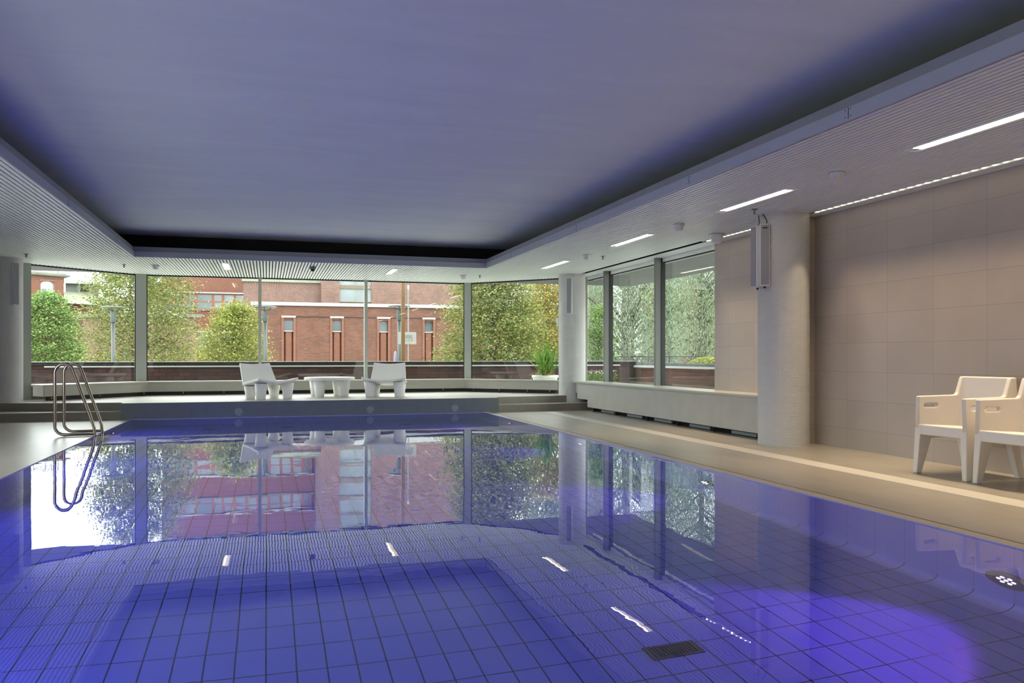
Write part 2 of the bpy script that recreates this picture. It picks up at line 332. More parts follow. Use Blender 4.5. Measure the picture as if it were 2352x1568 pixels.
# ------------------------------------------------------------------ mesh helpers
class MB:
    def __init__(s): s.v = []; s.f = []; s.mi = []; s.smooth = []; s.uv = []
    def face(s, idx, mi=0, sm=False): s.f.append(tuple(idx)); s.mi.append(mi); s.smooth.append(sm)
    def pts(s, P): k = len(s.v); s.v += [tuple(p) for p in P]; return k
    def box(s, x0, x1, y0, y1, z0, z1, mi=0):
        k = s.pts([(x0, y0, z0), (x1, y0, z0), (x1, y1, z0), (x0, y1, z0), (x0, y0, z1), (x1, y0, z1), (x1, y1, z1), (x0, y1, z1)])
        for q in ((0, 3, 2, 1), (4, 5, 6, 7), (0, 1, 5, 4), (1, 2, 6, 5), (2, 3, 7, 6), (3, 0, 4, 7)): s.face([k + i for i in q], mi)
        return s
    def prism(s, poly, z0, z1, mi=0, sidemi=None):
        """vertical prism over a plan polygon"""
        a = sum(poly[i][0] * poly[(i + 1) % len(poly)][1] - poly[(i + 1) % len(poly)][0] * poly[i][1] for i in range(len(poly)))
        if a < 0: poly = poly[::-1]
        n = len(poly); k = s.pts([(x, y, z0) for x, y in poly] + [(x, y, z1) for x, y in poly])
        s.face([k + i for i in range(n)][::-1], mi); s.face([k + n + i for i in range(n)], mi)
        for i in range(n): s.face([k + i, k + (i + 1) % n, k + n + (i + 1) % n, k + n + i], mi if sidemi is None else sidemi)
        return s
    def slab(s, a, b, z0, z1, th, mi=0):
        """upright board from a to b in plan, th thick to its left"""
        ax, ay = a; bx, by = b; d = math.hypot(bx - ax, by - ay); nx, ny = -(by - ay) / d * th, (bx - ax) / d * th
        return s.prism([(ax, ay), (bx, by), (bx + nx, by + ny), (ax + nx, ay + ny)], z0, z1, mi)
    def lathe(s, prof, n=24, c=(0, 0, 0), mi=0, sm=True, cap=True, squash=1.0):
        k = len(s.v)
        for r, z in prof:
            s.pts([(c[0] + r * math.cos(2 * PI * i / n), c[1] + r * squash * math.sin(2 * PI * i / n), c[2] + z) for i in range(n)])
        for j in range(len(prof) - 1):
            for i in range(n): s.face([k + j * n + i, k + j * n + (i + 1) % n, k + (j + 1) * n + (i + 1) % n, k + (j + 1) * n + i], mi, sm)
        if cap:
            s.face([k + i for i in range(n)][::-1], mi); e = k + (len(prof) - 1) * n; s.face([e + i for i in range(n)], mi)
        return s
    def tube(s, path, r, n=10, mi=0, cap=True):
        P = [Vector(p) for p in path]; k = len(s.v); up = None; rr = r if isinstance(r, (list, tuple)) else [r] * len(P)
        for i, p in enumerate(P):
            d = (P[min(i + 1, len(P) - 1)] - P[max(i - 1, 0)]).normalized()
            if up is None: up = Vector((0, 0, 1)) if abs(d.z) < 0.9 else Vector((1, 0, 0))
            a = d.cross(up).normalized(); b2 = a.cross(d).normalized(); up = b2
            s.pts([p + (a * math.cos(2 * PI * j / n) + b2 * math.sin(2 * PI * j / n)) * rr[i] for j in range(n)])
        for i in range(len(P) - 1):
            for j in range(n): s.face([k + i * n + j, k + i * n + (j + 1) % n, k + (i + 1) * n + (j + 1) % n, k + (i + 1) * n + j], mi, True)
        if cap:
            s.face([k + j for j in range(n)][::-1], mi); e = k + (len(P) - 1) * n; s.face([e + j for j in range(n)], mi)
        return s
    def xf(s, fn, start=0):
        s.v = s.v[:start] + [tuple(fn(*p)) for p in s.v[start:]]; return s
    def build(s, name, mats, parent=None, loc=(0, 0, 0), rz=0, bevel=0, kind=None, uv=None):
        me = bpy.data.meshes.new(name); me.from_pydata(s.v, [], s.f)
        for q in (mats if isinstance(mats, (list, tuple)) else [mats]): me.materials.append(M[q])
        for p, a, b3 in zip(me.polygons, s.mi, s.smooth): p.material_index = a; p.use_smooth = b3
        if uv:
            L = me.uv_layers.new(name='UVMap')
            for p in me.polygons:
                us = [uv(me.vertices[v].co) for v in p.vertices]
                u0 = us[0][0]
                for li, q in zip(p.loop_indices, us):
                    u = q[0]
                    if uv.period:
                        while u - u0 > uv.period / 2: u -= uv.period
                        while u - u0 < -uv.period / 2: u += uv.period
                    L.data[li].uv = (u, q[1])
        me.update()
        o = bpy.data.objects.new(name, me); col.objects.link(o); o.location = loc; o.rotation_euler = (0, 0, rz)
        if parent: o.parent = parent
        if bevel:
            md = o.modifiers.new('bevel', 'BEVEL'); md.width = bevel; md.segments = 3; md.limit_method = 'ANGLE'; md.angle_limit = math.radians(35)
            for p in me.polygons: p.use_smooth = True
            me.set_sharp_from_angle(angle=math.radians(50)) if False else None
            wn = o.modifiers.new('wn', 'WEIGHTED_NORMAL'); wn.keep_sharp = True
        if kind: o['kind'] = kind
        return o

def thing(name, label, cat, loc=(0, 0, 0), rz=0, group=None):
    o = bpy.data.objects.new(name, None); col.objects.link(o); o.location = loc; o.rotation_euler = (0, 0, rz)
    o.empty_display_size = 0.1
    o['label'] = label; o['category'] = cat
    if group: o['group'] = group
    return o
def tag(o, label, cat, group=None, kind=None):
    if label: o['label'] = label
    if cat: o['category'] = cat
    if group: o['group'] = group
    if kind: o['kind'] = kind
    return o
def copy_tree(o, parent=None):
    c = o.copy(); col.objects.link(c)
    if parent: c.parent = parent
    for ch in list(o.children): copy_tree(ch, c)
    return c
def dup(o, loc, rz, label, group=None):
    c = copy_tree(o); c.location = loc; c.rotation_euler = (0, 0, rz); c['label'] = label
    if group: c['group'] = group
    return c
def struct_empty(name):
    o = bpy.data.objects.new(name, None); col.objects.link(o); o['kind'] = 'structure'; return o
def arc(cx, cy, r, a0, a1, n=8):
    return [(cx + r * math.cos(math.radians(a0 + (a1 - a0) * i / n)), cy + r * math.sin(math.radians(a0 + (a1 - a0) * i / n))) for i in range(n + 1)]
def text_mesh(body, size, matname, parent, matrix, name='lettering', ext=0.002, align='CENTER'):
    c = bpy.data.curves.new(name, 'FONT'); c.body = body; c.size = size; c.extrude = ext; c.align_x = align; c.align_y = 'CENTER'
    o = bpy.data.objects.new(name, c); col.objects.link(o)
    dg = bpy.context.evaluated_depsgraph_get(); me = bpy.data.meshes.new_from_object(o.evaluated_get(dg))
    bpy.data.objects.remove(o); me.materials.clear(); me.materials.append(M[matname])
    q = bpy.data.objects.new(name, me); col.objects.link(q); q.parent = parent; q.matrix_local = matrix
    return q
CA, SA = math.cos(YAW), math.sin(YAW)
def at(px, t, z=0.0):
    """place seen in column px at distance t ahead (plan position)"""
    u = (px - 1176) / F
    return Vector((t * (SA + u * CA), t * (CA - u * SA), z))
def xat(px, Y):
    u = (px - 1176) / F
    return Y * (SA + u * CA) / (CA - u * SA)

# ================================================================== THE ROOM
# floor (deck) round the pool; the pool is a hole
fl = MB()
fl.box(PXR + 0.115, WRX + 0.02, PYN, 14.9, -0.2, 0.0)           # right deck
fl.box(WLX, PXL - 0.004, PYN, 14.9, -0.2, 0.0)                          # left deck
fl.box(WLX, WRX + 0.02, -4.0, PYN, -0.2, 0.0)                    # near deck
fl.build('floor', 'deck_tile', kind='structure')
e = MB(); e.box(PXR + 0.004, PXR + 0.115, PYN, PYF, -0.2, -0.002); e.build('trim_1', 'edge_grating', kind='structure')
e = MB(); e.box(PXR + 0.1105, PXR + 0.1155, PYN, PYF, -0.01, 0.0004); e.build('trim_2', 'joint_brown', kind='structure')
e = MB(); e.box(4.80, 5.03, -3.9, 13.95, -0.01, 0.003); e.build('trim_3', 'drain_channel', kind='structure')

# pool basin: rounded foot between floor and side walls
pb = MB()
R = 0.10
def sidewall(x, s):
    prof = [(x, -0.0005), (x, PD + R)] + [(x + s * (R - R * math.cos(a)), PD + R - R * math.sin(a)) for a in [PI / 2 * i / 8 for i in range(1, 9)]]
    return prof
for x, s in ((PXL, 1), (PXR, -1)):
    pr = sidewall(x, s); ys = [PYN, PYF]
    k = pb.pts([(p[0], y, p[1]) for y in ys for p in pr]); n = len(pr)
    for i in range(n - 1):
        q = [k + i, k + i + 1, k + n + i + 1, k + n + i]
        if s < 0: q = q[::-1]
        pb.face(q, 0 if i == 0 else 1, i > 0)
k = pb.pts([(PXL + R, PYN, PD), (PXR - R, PYN, PD), (PXR - R, PYF, PD), (PXL + R, PYF, PD)]); pb.face([k, k + 1, k + 2, k + 3], 2)
k = pb.pts([(PXL, PYF, PD), (PXR, PYF, PD), (PXR, PYF, 0.0), (PXL, PYF, 0.0)]); pb.face([k, k + 1, k + 2, k + 3], 3)
k = pb.pts([(PXL, PYN, PD), (PXR, PYN, PD), (PXR, PYN, 0.0), (PXL, PYN, 0.0)]); pb.face([k + 3, k + 2, k + 1, k], 3)
pb.build('pool_basin', ['pool_side_tile', 'pool_side_joint', 'pool_floor_tile', 'pool_end_tile'], kind='structure')
wt = MB(); k = wt.pts([(PXL, PYN, WZ), (PXR, PYN, WZ), (PXR, PYF, WZ), (PXL, PYF, WZ)]); wt.face([k, k + 1, k + 2, k + 3])
wt.build('pool_water', 'pool_water', kind='structure')

# raised platform at the far end, with two steps on each side
def inset_bay(d):
    return [(BAY[0][0] - 0.3, BAY[0][1] + 0.1 + d), (BAY[1][0], BAY[1][1] + d), (BAY[2][0], BAY[2][1] + d), (BAY[3][0] + 0.4, BAY[3][1] + d)]
pf = MB()
poly = [(-2.25, PYF), (4.05, PYF), (4.05, 14.50), (6.22, 14.92)] + inset_bay(0.12)[::-1] + [(WLX, 14.92), (-2.25, 14.50)]
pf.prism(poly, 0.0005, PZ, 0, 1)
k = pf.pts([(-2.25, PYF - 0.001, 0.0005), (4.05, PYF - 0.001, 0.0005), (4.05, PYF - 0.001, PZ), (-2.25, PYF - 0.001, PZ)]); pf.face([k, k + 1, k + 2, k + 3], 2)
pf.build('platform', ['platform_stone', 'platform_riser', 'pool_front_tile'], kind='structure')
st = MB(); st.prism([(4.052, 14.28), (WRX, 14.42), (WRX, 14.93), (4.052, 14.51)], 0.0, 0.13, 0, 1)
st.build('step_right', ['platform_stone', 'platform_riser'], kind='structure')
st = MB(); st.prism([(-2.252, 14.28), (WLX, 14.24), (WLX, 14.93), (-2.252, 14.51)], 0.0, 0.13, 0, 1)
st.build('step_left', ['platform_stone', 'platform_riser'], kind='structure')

# walls
wl = MB(); wl.box(WR, 6.6, -4.0, 8.0, -0.2, 2.75); wl.build('wall_right', 'wall_tile', kind='structure')
wl = MB(); wl.box(WR + 0.02, 6.6, 8.002, 10.24, -0.2, 2.75); wl.build('wall_right_end', 'wall_tile', kind='structure')
wl = MB(); wl.box(5.95, WR - 0.001, 8.0, 8.12, 0.0, H + 0.05); wl.build('wall_recess', 'wall_tile_cross', kind='structure')
e = MB(); e.box(5.935, 5.95, 7.985, 8.10, 0.0, H); e.build('trim_4', 'stone_sill', kind='structure')
wl = MB(); wl.box(WLX - 0.3, 6.6, -4.3, -4.0, -0.2, 3.2); wl.build('wall_back', 'wall_tile_cross', kind='structure')
wl = MB(); wl.box(WLX - 0.2, WLX, -4.0, 15.6, -0.2, 0.4); wl.box(WLX - 0.2, WLX, 9.8, 15.6, 0.4, 2.75)
for y in (-2.6, 1.4, 5.6): wl.box(WLX - 0.2, WLX, y - (1.4 if y < -2 else 0.08), y + 0.08, 0.4, 2.75)
wl.build('wall_left', 'stone_panel', kind='structure')
wl = MB(); wl.box(WRX, WRX + 0.18, 10.24, 15.5, -0.2, 0.50); wl.build('wall_right_low', 'stone_panel', kind='structure')
# low walls under the bay windows
wl = MB()
for a, b in zip(BAY[:-1], BAY[1:]): wl.slab((a[0], a[1] + 0.06), (b[0], b[1] + 0.06), PZ, 0.50, 0.12)
wl.build('wall_bay_low', 'stone_panel', kind='structure')

# slatted ceiling ring
def ymax(x):
    if x < BAY[1][0]: (x0, y0), (x1, y1) = BAY[0], BAY[1]
    elif x < BAY[2][0]: return BAY[1][1]
    else: (x0, y0), (x1, y1) = BAY[2], BAY[3]
    y = y0 + (x - x0) / (x1 - x0) * (y1 - y0)
    return max(y, 15.2) if x < 5.9 and x > -4.1 else 15.4
sl = MB(); pitch = 0.0535; x = WLX + 0.01
SLOT = (5.845, 5.895)
while x < WRX - 0.01:
    x1 = x + 0.0365
    if not (x1 > SLOT[0] and x < SLOT[1]):
        ye = min(ymax(x), ymax(x1)) - 0.02
        if x > WR - 0.05:
            segs = [(8.0 + (0.0 if x > WR else 0), ye)] if x1 > WR else [(-4.0, ye)]
        else: segs = [(-4.0, ye)]
        out = []
        for y0, y1 in segs:
            if x1 > CXL - 0.012 and x < CXR + 0.012: out.append((CYF + 0.02, y1))
            else: out.append((y0, y1))
        for y0, y1 in out: sl.box(x, x1, y0, y1, H, H + 0.012)
    x += pitch
sl.build('ceiling_slats', 'slat_metal', kind='structure')
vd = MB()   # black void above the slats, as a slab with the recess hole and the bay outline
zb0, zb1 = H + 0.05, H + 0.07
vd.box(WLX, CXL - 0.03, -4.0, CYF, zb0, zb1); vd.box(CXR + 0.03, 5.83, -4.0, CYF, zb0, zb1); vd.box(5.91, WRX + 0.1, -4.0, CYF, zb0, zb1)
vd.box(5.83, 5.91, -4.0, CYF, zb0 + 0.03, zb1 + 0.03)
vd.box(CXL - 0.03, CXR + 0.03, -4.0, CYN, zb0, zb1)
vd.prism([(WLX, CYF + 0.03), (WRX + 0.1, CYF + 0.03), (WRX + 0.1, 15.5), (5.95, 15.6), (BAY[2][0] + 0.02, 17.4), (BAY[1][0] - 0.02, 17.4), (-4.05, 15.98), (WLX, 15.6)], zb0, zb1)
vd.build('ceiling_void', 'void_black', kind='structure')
# recess: fascia lips, dark upstand and the high ceiling
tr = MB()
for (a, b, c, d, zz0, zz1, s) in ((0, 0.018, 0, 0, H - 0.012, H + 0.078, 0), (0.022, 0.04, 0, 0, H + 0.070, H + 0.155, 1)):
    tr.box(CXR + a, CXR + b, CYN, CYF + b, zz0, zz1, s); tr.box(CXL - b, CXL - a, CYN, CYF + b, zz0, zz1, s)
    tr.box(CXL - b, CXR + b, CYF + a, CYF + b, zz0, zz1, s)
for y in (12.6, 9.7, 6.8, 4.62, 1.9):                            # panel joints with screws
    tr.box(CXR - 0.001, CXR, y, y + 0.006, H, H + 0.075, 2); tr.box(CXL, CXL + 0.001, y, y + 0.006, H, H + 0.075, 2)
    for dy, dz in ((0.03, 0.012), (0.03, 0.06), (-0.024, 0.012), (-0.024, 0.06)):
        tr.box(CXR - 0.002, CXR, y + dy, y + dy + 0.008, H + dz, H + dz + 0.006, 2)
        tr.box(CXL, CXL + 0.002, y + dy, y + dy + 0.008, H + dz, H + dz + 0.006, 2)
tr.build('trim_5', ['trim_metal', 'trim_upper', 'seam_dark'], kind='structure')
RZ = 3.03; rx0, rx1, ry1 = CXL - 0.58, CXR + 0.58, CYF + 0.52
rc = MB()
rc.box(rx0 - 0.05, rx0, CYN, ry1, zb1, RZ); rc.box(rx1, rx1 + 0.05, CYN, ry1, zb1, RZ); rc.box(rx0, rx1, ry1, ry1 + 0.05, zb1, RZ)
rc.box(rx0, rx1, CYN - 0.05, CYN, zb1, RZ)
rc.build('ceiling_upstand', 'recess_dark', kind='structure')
c = MB(); c.box(rx0 - 0.05, rx1 + 0.05, CYN - 0.05, ry1 + 0.05, RZ, RZ + 0.05); c.build('ceiling', 'ceiling_fabric', kind='structure')
# roof slab outside with the overhangs
rf = MB(); rf.prism([(-4.9, -4.5), (8.2, -4.5), (8.2, 17.42), (-6.5, 17.42), (-6.5, 15), (-4.9, 15)], 3.3, 3.6)
rf.box(WRX + 0.12, 8.2, -5, 17.40, 2.66, 3.3); rf.box(-6.5, WLX - 0.21, 15, 17.40, 2.645, 3.3)
rf.prism([(WLX - 0.2, 15.7), (-4.06, 15.99), (-2.44, 17.405), (WLX - 0.2, 17.40)], 2.645, 3.3)
rf.prism([(6.33, 15.62), (5.97, 15.62), (4.22, 17.405), (6.33, 17.40)], 2.655, 3.3)
rf.box(-2.44, 4.22, 17.40, 17.60, 2.68, 3.6)
rf.build('roof_slab', 'concrete_soffit', kind='structure')

# windows
def window(n, a, b, z0, z1, mull=(), left=None, right=None, top=True):
    """glazing from a to b (room on the right of a->b is inside); frames and one glass pane per bay"""
    r = struct_empty('window_%d' % n)
    ax, ay = a; bx, by = b; L = math.hypot(bx - ax, by - ay); dx, dy = (bx - ax) / L, (by - ay) / L
    P = lambda s: (ax + dx * s, ay + dy * s)
    cuts = [0] + list(mull) + [L]
    for s0, s1 in zip(cuts[:-1], cuts[1:]):
        g = MB(); g.slab(P(s0), P(s1), z0, z1, 0.012); g.build('glass_pane', 'window_glass', r)
    f = MB(); f.slab(P(0), P(L), z0 - 0.03, z0 + 0.025, 0.05); f.build('bottom_rail', 'frame_light', r)
    if top: f = MB(); f.slab(P(0), P(L), z1 - 0.012, z1 + 0.06, 0.05); f.build('top_rail', 'gasket', r)
    for s in mull:
        p0, p1 = P(s - 0.032), P(s + 0.032); f = MB()
        f.slab((p0[0] + dy * 0.07, p0[1] - dx * 0.07), (p1[0] + dy * 0.07, p1[1] - dx * 0.07), z0, z1 + 0.02, 0.14)
        f.build('mullion', 'frame_light', r)
    return r
window(1, BAY[0], BAY[1], 0.50, H - 0.01)
window(2, BAY[1], BAY[2], 0.50, H - 0.01, mull=(xat(597, 17.35) - BAY[1][0], xat(840, 17.35) - BAY[1][0]))
window(3, BAY[2], BAY[3], 0.50, H - 0.01)
w4 = window(4, (WRX, 15.3), (WRX, 10.24), 0.50, 2.555, mull=())
for y in (14.15, 12.05):
    f = MB(); f.box(6.075, 6.165, y - 0.035, y + 0.035, 0.50, H + 0.02, 0); f.box(6.165, 6.24, y - 0.045, y + 0.045, 0.50, H, 1)
    f.build('mullion', ['frame_grey', 'gasket'], w4)
f = MB(); f.box(WRX - 0.03, WRX + 0.14, 10.24, 15.3, 2.56, H + 0.05); f.build('head_fascia', 'slat_metal', w4)
window(5, (WLX - 0.08, -2.52), (WLX - 0.08, 9.8), 0.42, H + 0.02)
# corner posts of the bay
def post(n, x, y, w1, ang, mats=('frame_light', 'gasket')):
    f = MB(); f.box(-w1 / 2, w1 / 2, -0.07, 0.05, PZ, H + 0.02, 0); f.box(w1 / 2, w1 / 2 + 0.018, -0.04, 0.05, PZ, H + 0.02, 1); f.box(-w1 / 2 - 0.018, -w1 / 2, -0.04, 0.05, PZ, H + 0.02, 1)
    o = f.build('trim_%d' % n, list(mats), loc=(x, y, 0), rz=ang, kind='structure'); return o
post(6, (xat(309, 17.2) + xat(334, 17.3)) / 2 + 0.01, 17.30, 0.19, math.radians(12))
post(7, (xat(1066, 17.3) + xat(1085, 17.2)) / 2, 17.30, 0.15, math.radians(-14))
f = MB(); f.box(-0.065, 0.065, -0.05, 0.05, PZ, H + 0.02); f.build('trim_8', 'frame_light', loc=(-3.99, 15.88, 0), rz=math.radians(20), kind='structure')
f = MB(); f.box(-0.055, 0.055, -0.05, 0.05, PZ, H + 0.02); f.build('trim_9', 'frame_grey', loc=(5.80, 15.55, 0), rz=math.radians(-20), kind='structure')
f = MB(); f.box(5.86, WRX + 0.02, 15.38, 15.46, PZ, H + 0.02); f.build('wall_corner', 'frame_grey', kind='structure')
f = MB(); f.box(WLX, -4.04, 15.86, 15.98, PZ, H + 0.05); f.build('wall_corner_left', 'frame_grey', kind='structure')

# continuous bay sill (convector cover) on little feet
bs = thing('window_sill_bench', 'long pale stone sill bench following the bay of tall windows on the platform', 'bench')
front = [(-3.60, 15.33), (-2.19, 16.93), (4.03, 16.98), (5.62, 15.46)]
back = [(-3.93, 15.90), (-2.42, 17.26), (4.19, 17.26), (5.74, 15.62)]
f = MB(); f.prism([(-3.86, 15.66)] + [(-3.61, 15.31), (-2.18, 16.905), (4.02, 16.955), (5.64, 15.42)] + back[::-1][:1] + back[::-1][1:], 0.508, 0.532)
f.build('sill_top', 'stone_sill', bs)
f = MB()
for a, b in zip(front[:-1], front[1:]): f.slab(a, b, 0.335, 0.508, 0.025)
f.slab((-3.84, 15.66), (-3.60, 15.33), 0.335, 0.508, 0.02)
f.build('front_panel', 'stone_panel', bs)
for (a, b), ss in zip(zip(front[:-1], front[1:]), ((0.06, 0.5, 0.95), (0.10, 0.22, 0.42, 0.60, 0.78, 0.93), (0.12, 0.4, 0.7, 0.93))):
    for s in ss:
        q = (a[0] + (b[0] - a[0]) * s, a[1] + (b[1] - a[1]) * s + 0.05)
        f = MB(); f.lathe([(0.011, 0), (0.011, 0.06)], 8, (q[0], q[1], 0.275)); f.lathe([(0.022, 0), (0.022, 0.015)], 10, (q[0], q[1], PZ), mi=1)
        f.build('foot', ['brass', 'black_plastic'], bs)
f = MB()
for a, b in zip(front[:-1], front[1:]): f.slab((a[0], a[1] + 0.14), (b[0], b[1] + 0.14), 0.262, 0.33, 0.02)
f.build('back_duct', 'gasket', bs)

# long bench under the right-hand windows
br = thing('window_bench', 'long beige bench panel under the right windows beside the white column', 'bench')
f = MB(); f.box(5.675, WRX - 0.035, 8.36, 14.90, 0.508, 0.535); f.build('bench_top', 'stone_sill', br)
f = MB(); f.box(5.72, 5.745, 8.36, 14.10, 0.07, 0.508); f.box(5.72, 5.75, 14.10, 14.62, 0.205, 0.508); f.box(5.72, 5.75, 14.62, 14.86, 0.31, 0.508)
f.build('front_panel', 'stone_panel', br)
f = MB(); f.box(5.80, WRX - 0.03, 10.26, 14.0, 0.002, 0.50); f.box(5.80, 6.05, 8.40, 10.2, 0.002, 0.50); f.build('shade_panel', 'void_black', br)  # black backing set forward to stand for the shade under the bench
for y in (8.55, 9.7, 10.7, 11.7, 12.9, 13.9):
    f = MB(); f.lathe([(0.012, 0), (0.012, 0.07)], 8, (5.765, y, 0.012)); f.lathe([(0.026, 0), (0.026, 0.014)], 10, (5.765, y, 0.0)); f.build('foot', 'black_plastic', br)
for y in (9.0, 10.1, 11.2, 12.2, 13.3):
    f = MB(); f.box(5.775, 5.799, y - 0.28, y + 0.28, 0.012, 0.052); f.build('cable_box', 'grey_box', br)

# columns
def column(x, y, z0, r, label, name='round_column'):
    f = MB(); f.lathe([(r, z0), (r, H + 0.04)], 64, (0, 0, 0), cap=False)
    def uvf(co): return (math.atan2(co.y, co.x) * r, co.z)
    uvf.period = None
    class U:
        period = 2 * PI * r
        def __call__(s, co): return (math.atan2(co.y, co.x) * r, co.z)
    o = f.build(name, 'round_mosaic', loc=(x, y, 0), uv=U()); tag(o, label, 'column'); return o
column(5.676, 8.03, 0.0, 0.283, 'large white mosaic column on the deck between window bench and tiled wall')
column(5.75, 14.98, PZ - 0.2, 0.265, 'white mosaic column at the far right corner of the window bay')
column(-4.13, 15.12, PZ - 0.02, 0.275, 'white mosaic column at the left frame edge on the platform')

# loudspeakers on the columns
def speaker(x, y, z, face, label, cable=True, badge=True):
    """face = heading angle the grille looks to"""
    t = thing('column_speaker', label, 'loudspeaker', (x, y, z), face, 'slim loudspeakers on the columns')
    f = MB(); f.box(-0.055, 0.055, 0.0, 0.075, 0, 0.70); f.build('cabinet', 'speaker_white', t, bevel=0.006)
    f = MB(); f.box(-0.045, 0.045, -0.006, 0.0, 0.014, 0.686); f.build('grille', 'speaker_grille', t)
    if badge:
        f = MB(); f.box(-0.026, 0.026, -0.008, -0.006, 0.644, 0.660); f.build('badge', 'black_plastic', t)
    f = MB(); f.tube([(0, 0.05, -0.004), (0, 0.05, -0.022)], 0.012, 8); f.build('knob', 'black_plastic', t)
    f = MB(); f.box(-0.02, 0.02, 0.072, 0.16, 0.3, 0.36); f.build('bracket', 'grey_box', t)
    if cable:
        f = MB(); f.tube([(0.02, 0.05, 0.70), (0.025, 0.06, 0.74), (0.0, 0.07, 0.79), (-0.02, 0.08, H - z)], 0.005, 6); f.build('cable', 'black_plastic', t)
    return t
sx_, sy_ = 5.676, 8.03
# front one looks to the camera, the second looks left over the pool
q = at(1757, 9.12); speaker(q.x, q.y, 1.80, math.radians(-30), 'slim white loudspeaker on the large column, grille facing the viewer')
q = at(1731, 9.22); speaker(q.x, q.y, 1.79, math.radians(-88), 'slim white loudspeaker on the large column, turned to the pool', badge=False)
q = at(1307, 15.72); speaker(q.x, q.y, 1.84, math.radians(-40), 'slim white loudspeaker on the far right column', badge=False)
q = at(37, 13.17); speaker(q.x, q.y, 1.84, math.radians(52), 'slim white loudspeaker on the left column', badge=False)
f = MB(); f.box(5.585, 5.64, 15.38, 15.42, 1.66, 1.78); tag(f.build('wall_sensor', 'speaker_white'), 'small white box fixed to the window post behind the far right column', 'sensor')

# ceiling linear lights
def strip_light(x, y0, y1, label):
    t = thing('strip_light', label, 'ceiling light', (x, (y0 + y1) / 2, H), 0, 'slim recessed strip lights in the slatted ceiling')
    L = (y1 - y0) / 2
    f = MB()
    f.box(-0.064, -0.052, -L, L, -0.006, 0.03); f.box(0.052, 0.064, -L, L, -0.006, 0.03); f.box(-0.052, 0.052, -L, -L + 0.012, -0.006, 0.03); f.box(-0.052, 0.052, L - 0.012, L, -0.006, 0.03)
    f.build('frame', 'slat_metal', t)
    f = MB(); f.box(-0.052, 0.052, -L + 0.07, L - 0.07, 0.0, 0.006); f.build('diffuser', 'diffuser', t)
    f = MB(); f.box(-0.036, -0.012, -L + 0.08, L - 0.08, -0.003, 0.0); f.build('led_strip', 'led_line', t)
    for s in (-1, 1):
        f = MB(); f.box(-0.052, 0.052, min(s * (L - 0.012), s * (L - 0.07)), max(s * (L - 0.012), s * (L - 0.07)), 0.004, 0.012); f.build('end_plate', 'seam_dark' if s > 0 else 'trim_metal', t)
    return t
names = {4.55: 'strip light nearest the camera, cut by the right frame edge', 7.35: 'second strip light from the right frame edge, above the large column',
         10.33: 'third strip light of the row along the right ceiling', 13.45: 'farthest strip light of the row along the right ceiling',
         1.6: 'strip light in the ceiling row beyond the right frame edge', -1.4: 'strip light in the ceiling row behind the camera'}
for yc, lb in names.items(): strip_light(4.83, yc - 0.66, yc + 0.66, lb)
strip_light(-0.70, 14.82, 15.98, 'left strip light over the platform near the windows')
strip_light(2.26, 14.90, 15.96, 'right strip light over the platform near the windows')
for yc in (3.6, 1.6, -0.4, -2.4): strip_light(-3.3, yc - 0.66, yc + 0.66, 'added fill strip light in the left ceiling, outside the picture')  # unseen left row, added as fill light for the room

# LED line: bulbs in the slot
lt = thing('led_track', 'row of small warm LED spots in a slot beside the tiled right wall', 'ceiling light')
f = MB(); f.box(SLOT[0] - 0.02, SLOT[0], -3.8, 7.78, H - 0.004, H + 0.05); f.box(SLOT[1], SLOT[1] + 0.02, -3.8, 7.78, H - 0.004, H + 0.05); f.build('channel', 'slat_metal', lt)
bulb0 = None
y = 7.70
while y > 3.6:
    f = MB() if bulb0 is None else None
    if bulb0 is None:
        f.lathe([(0.005, 0.010), (0.013, 0.004), (0.011, -0.002), (0.001, -0.004)], 12, cap=False); bulb0 = f.build('bulb', 'bulb', lt, loc=(5.87, y, H))
    else:
        q = bulb0.copy(); col.objects.link(q); q.parent = lt; q.location = (5.87, y, H)
    y -= 0.105
lt2 = thing('led_track', 'short row of small LED spots in the ceiling behind the large column speakers', 'ceiling light')
f = MB(); f.box(SLOT[0] - 0.02, SLOT[0], 8.35, 10.12, H - 0.004, H + 0.05); f.box(SLOT[1], SLOT[1] + 0.02, 8.35, 10.12, H - 0.004, H + 0.05); f.build('channel', 'slat_metal', lt2)
for i in range(15):
    q = bulb0.copy(); col.objects.link(q); q.parent = lt2; q.location = (5.87, 10.05 - i * 0.105, H)

# small ceiling fittings
def fitting(x, y, s, label):
    t = thing('ceiling_speaker', label, 'ceiling fitting', (x, y, H), 0, 'white tapered fittings under the slatted ceiling')
    f = MB(); f.lathe([(0.034 * s, -0.078 * s), (0.042 * s, -0.076 * s), (0.062 * s, -0.006), (0.060 * s, 0.0)], 20); f.build('body', 'speaker_white', t)
    f = MB(); f.lathe([(0.072 * s, -0.006), (0.072 * s, 0.0)], 20); f.build('mounting_ring', 'trim_metal', t)
    return t
fitting(4.785, 6.00, 1.0, 'white tapered fitting between the two nearest strip lights')
fitting(4.811, 8.90, 1.0, 'white tapered fitting between second and third strip light')
fitting(5.667, 9.46, 1.5, 'larger white bucket shaped fitting above the right hand window')
fitting(4.845, 11.97, 1.0, 'white tapered fitting between third and farthest strip light')
fitting(3.713, 15.66, 1.0, 'white tapered fitting above the right end of the platform')
fitting(-1.889, 15.50, 1.0, 'white tapered fitting above the left end of the platform')
t = thing('security_camera', 'dark dome camera under the slatted ceiling above the low table', 'camera', (0.78, 14.96, H))
f = MB(); f.lathe([(0.050, -0.045), (0.056, -0.03), (0.056, 0.0)], 20); f.build('housing', 'grey_box', t)
f = MB(); f.lathe([(0.004, -0.088), (0.022, -0.084), (0.036, -0.070), (0.041, -0.045)], 20); f.build('dome', 'black_plastic', t)
spr = None
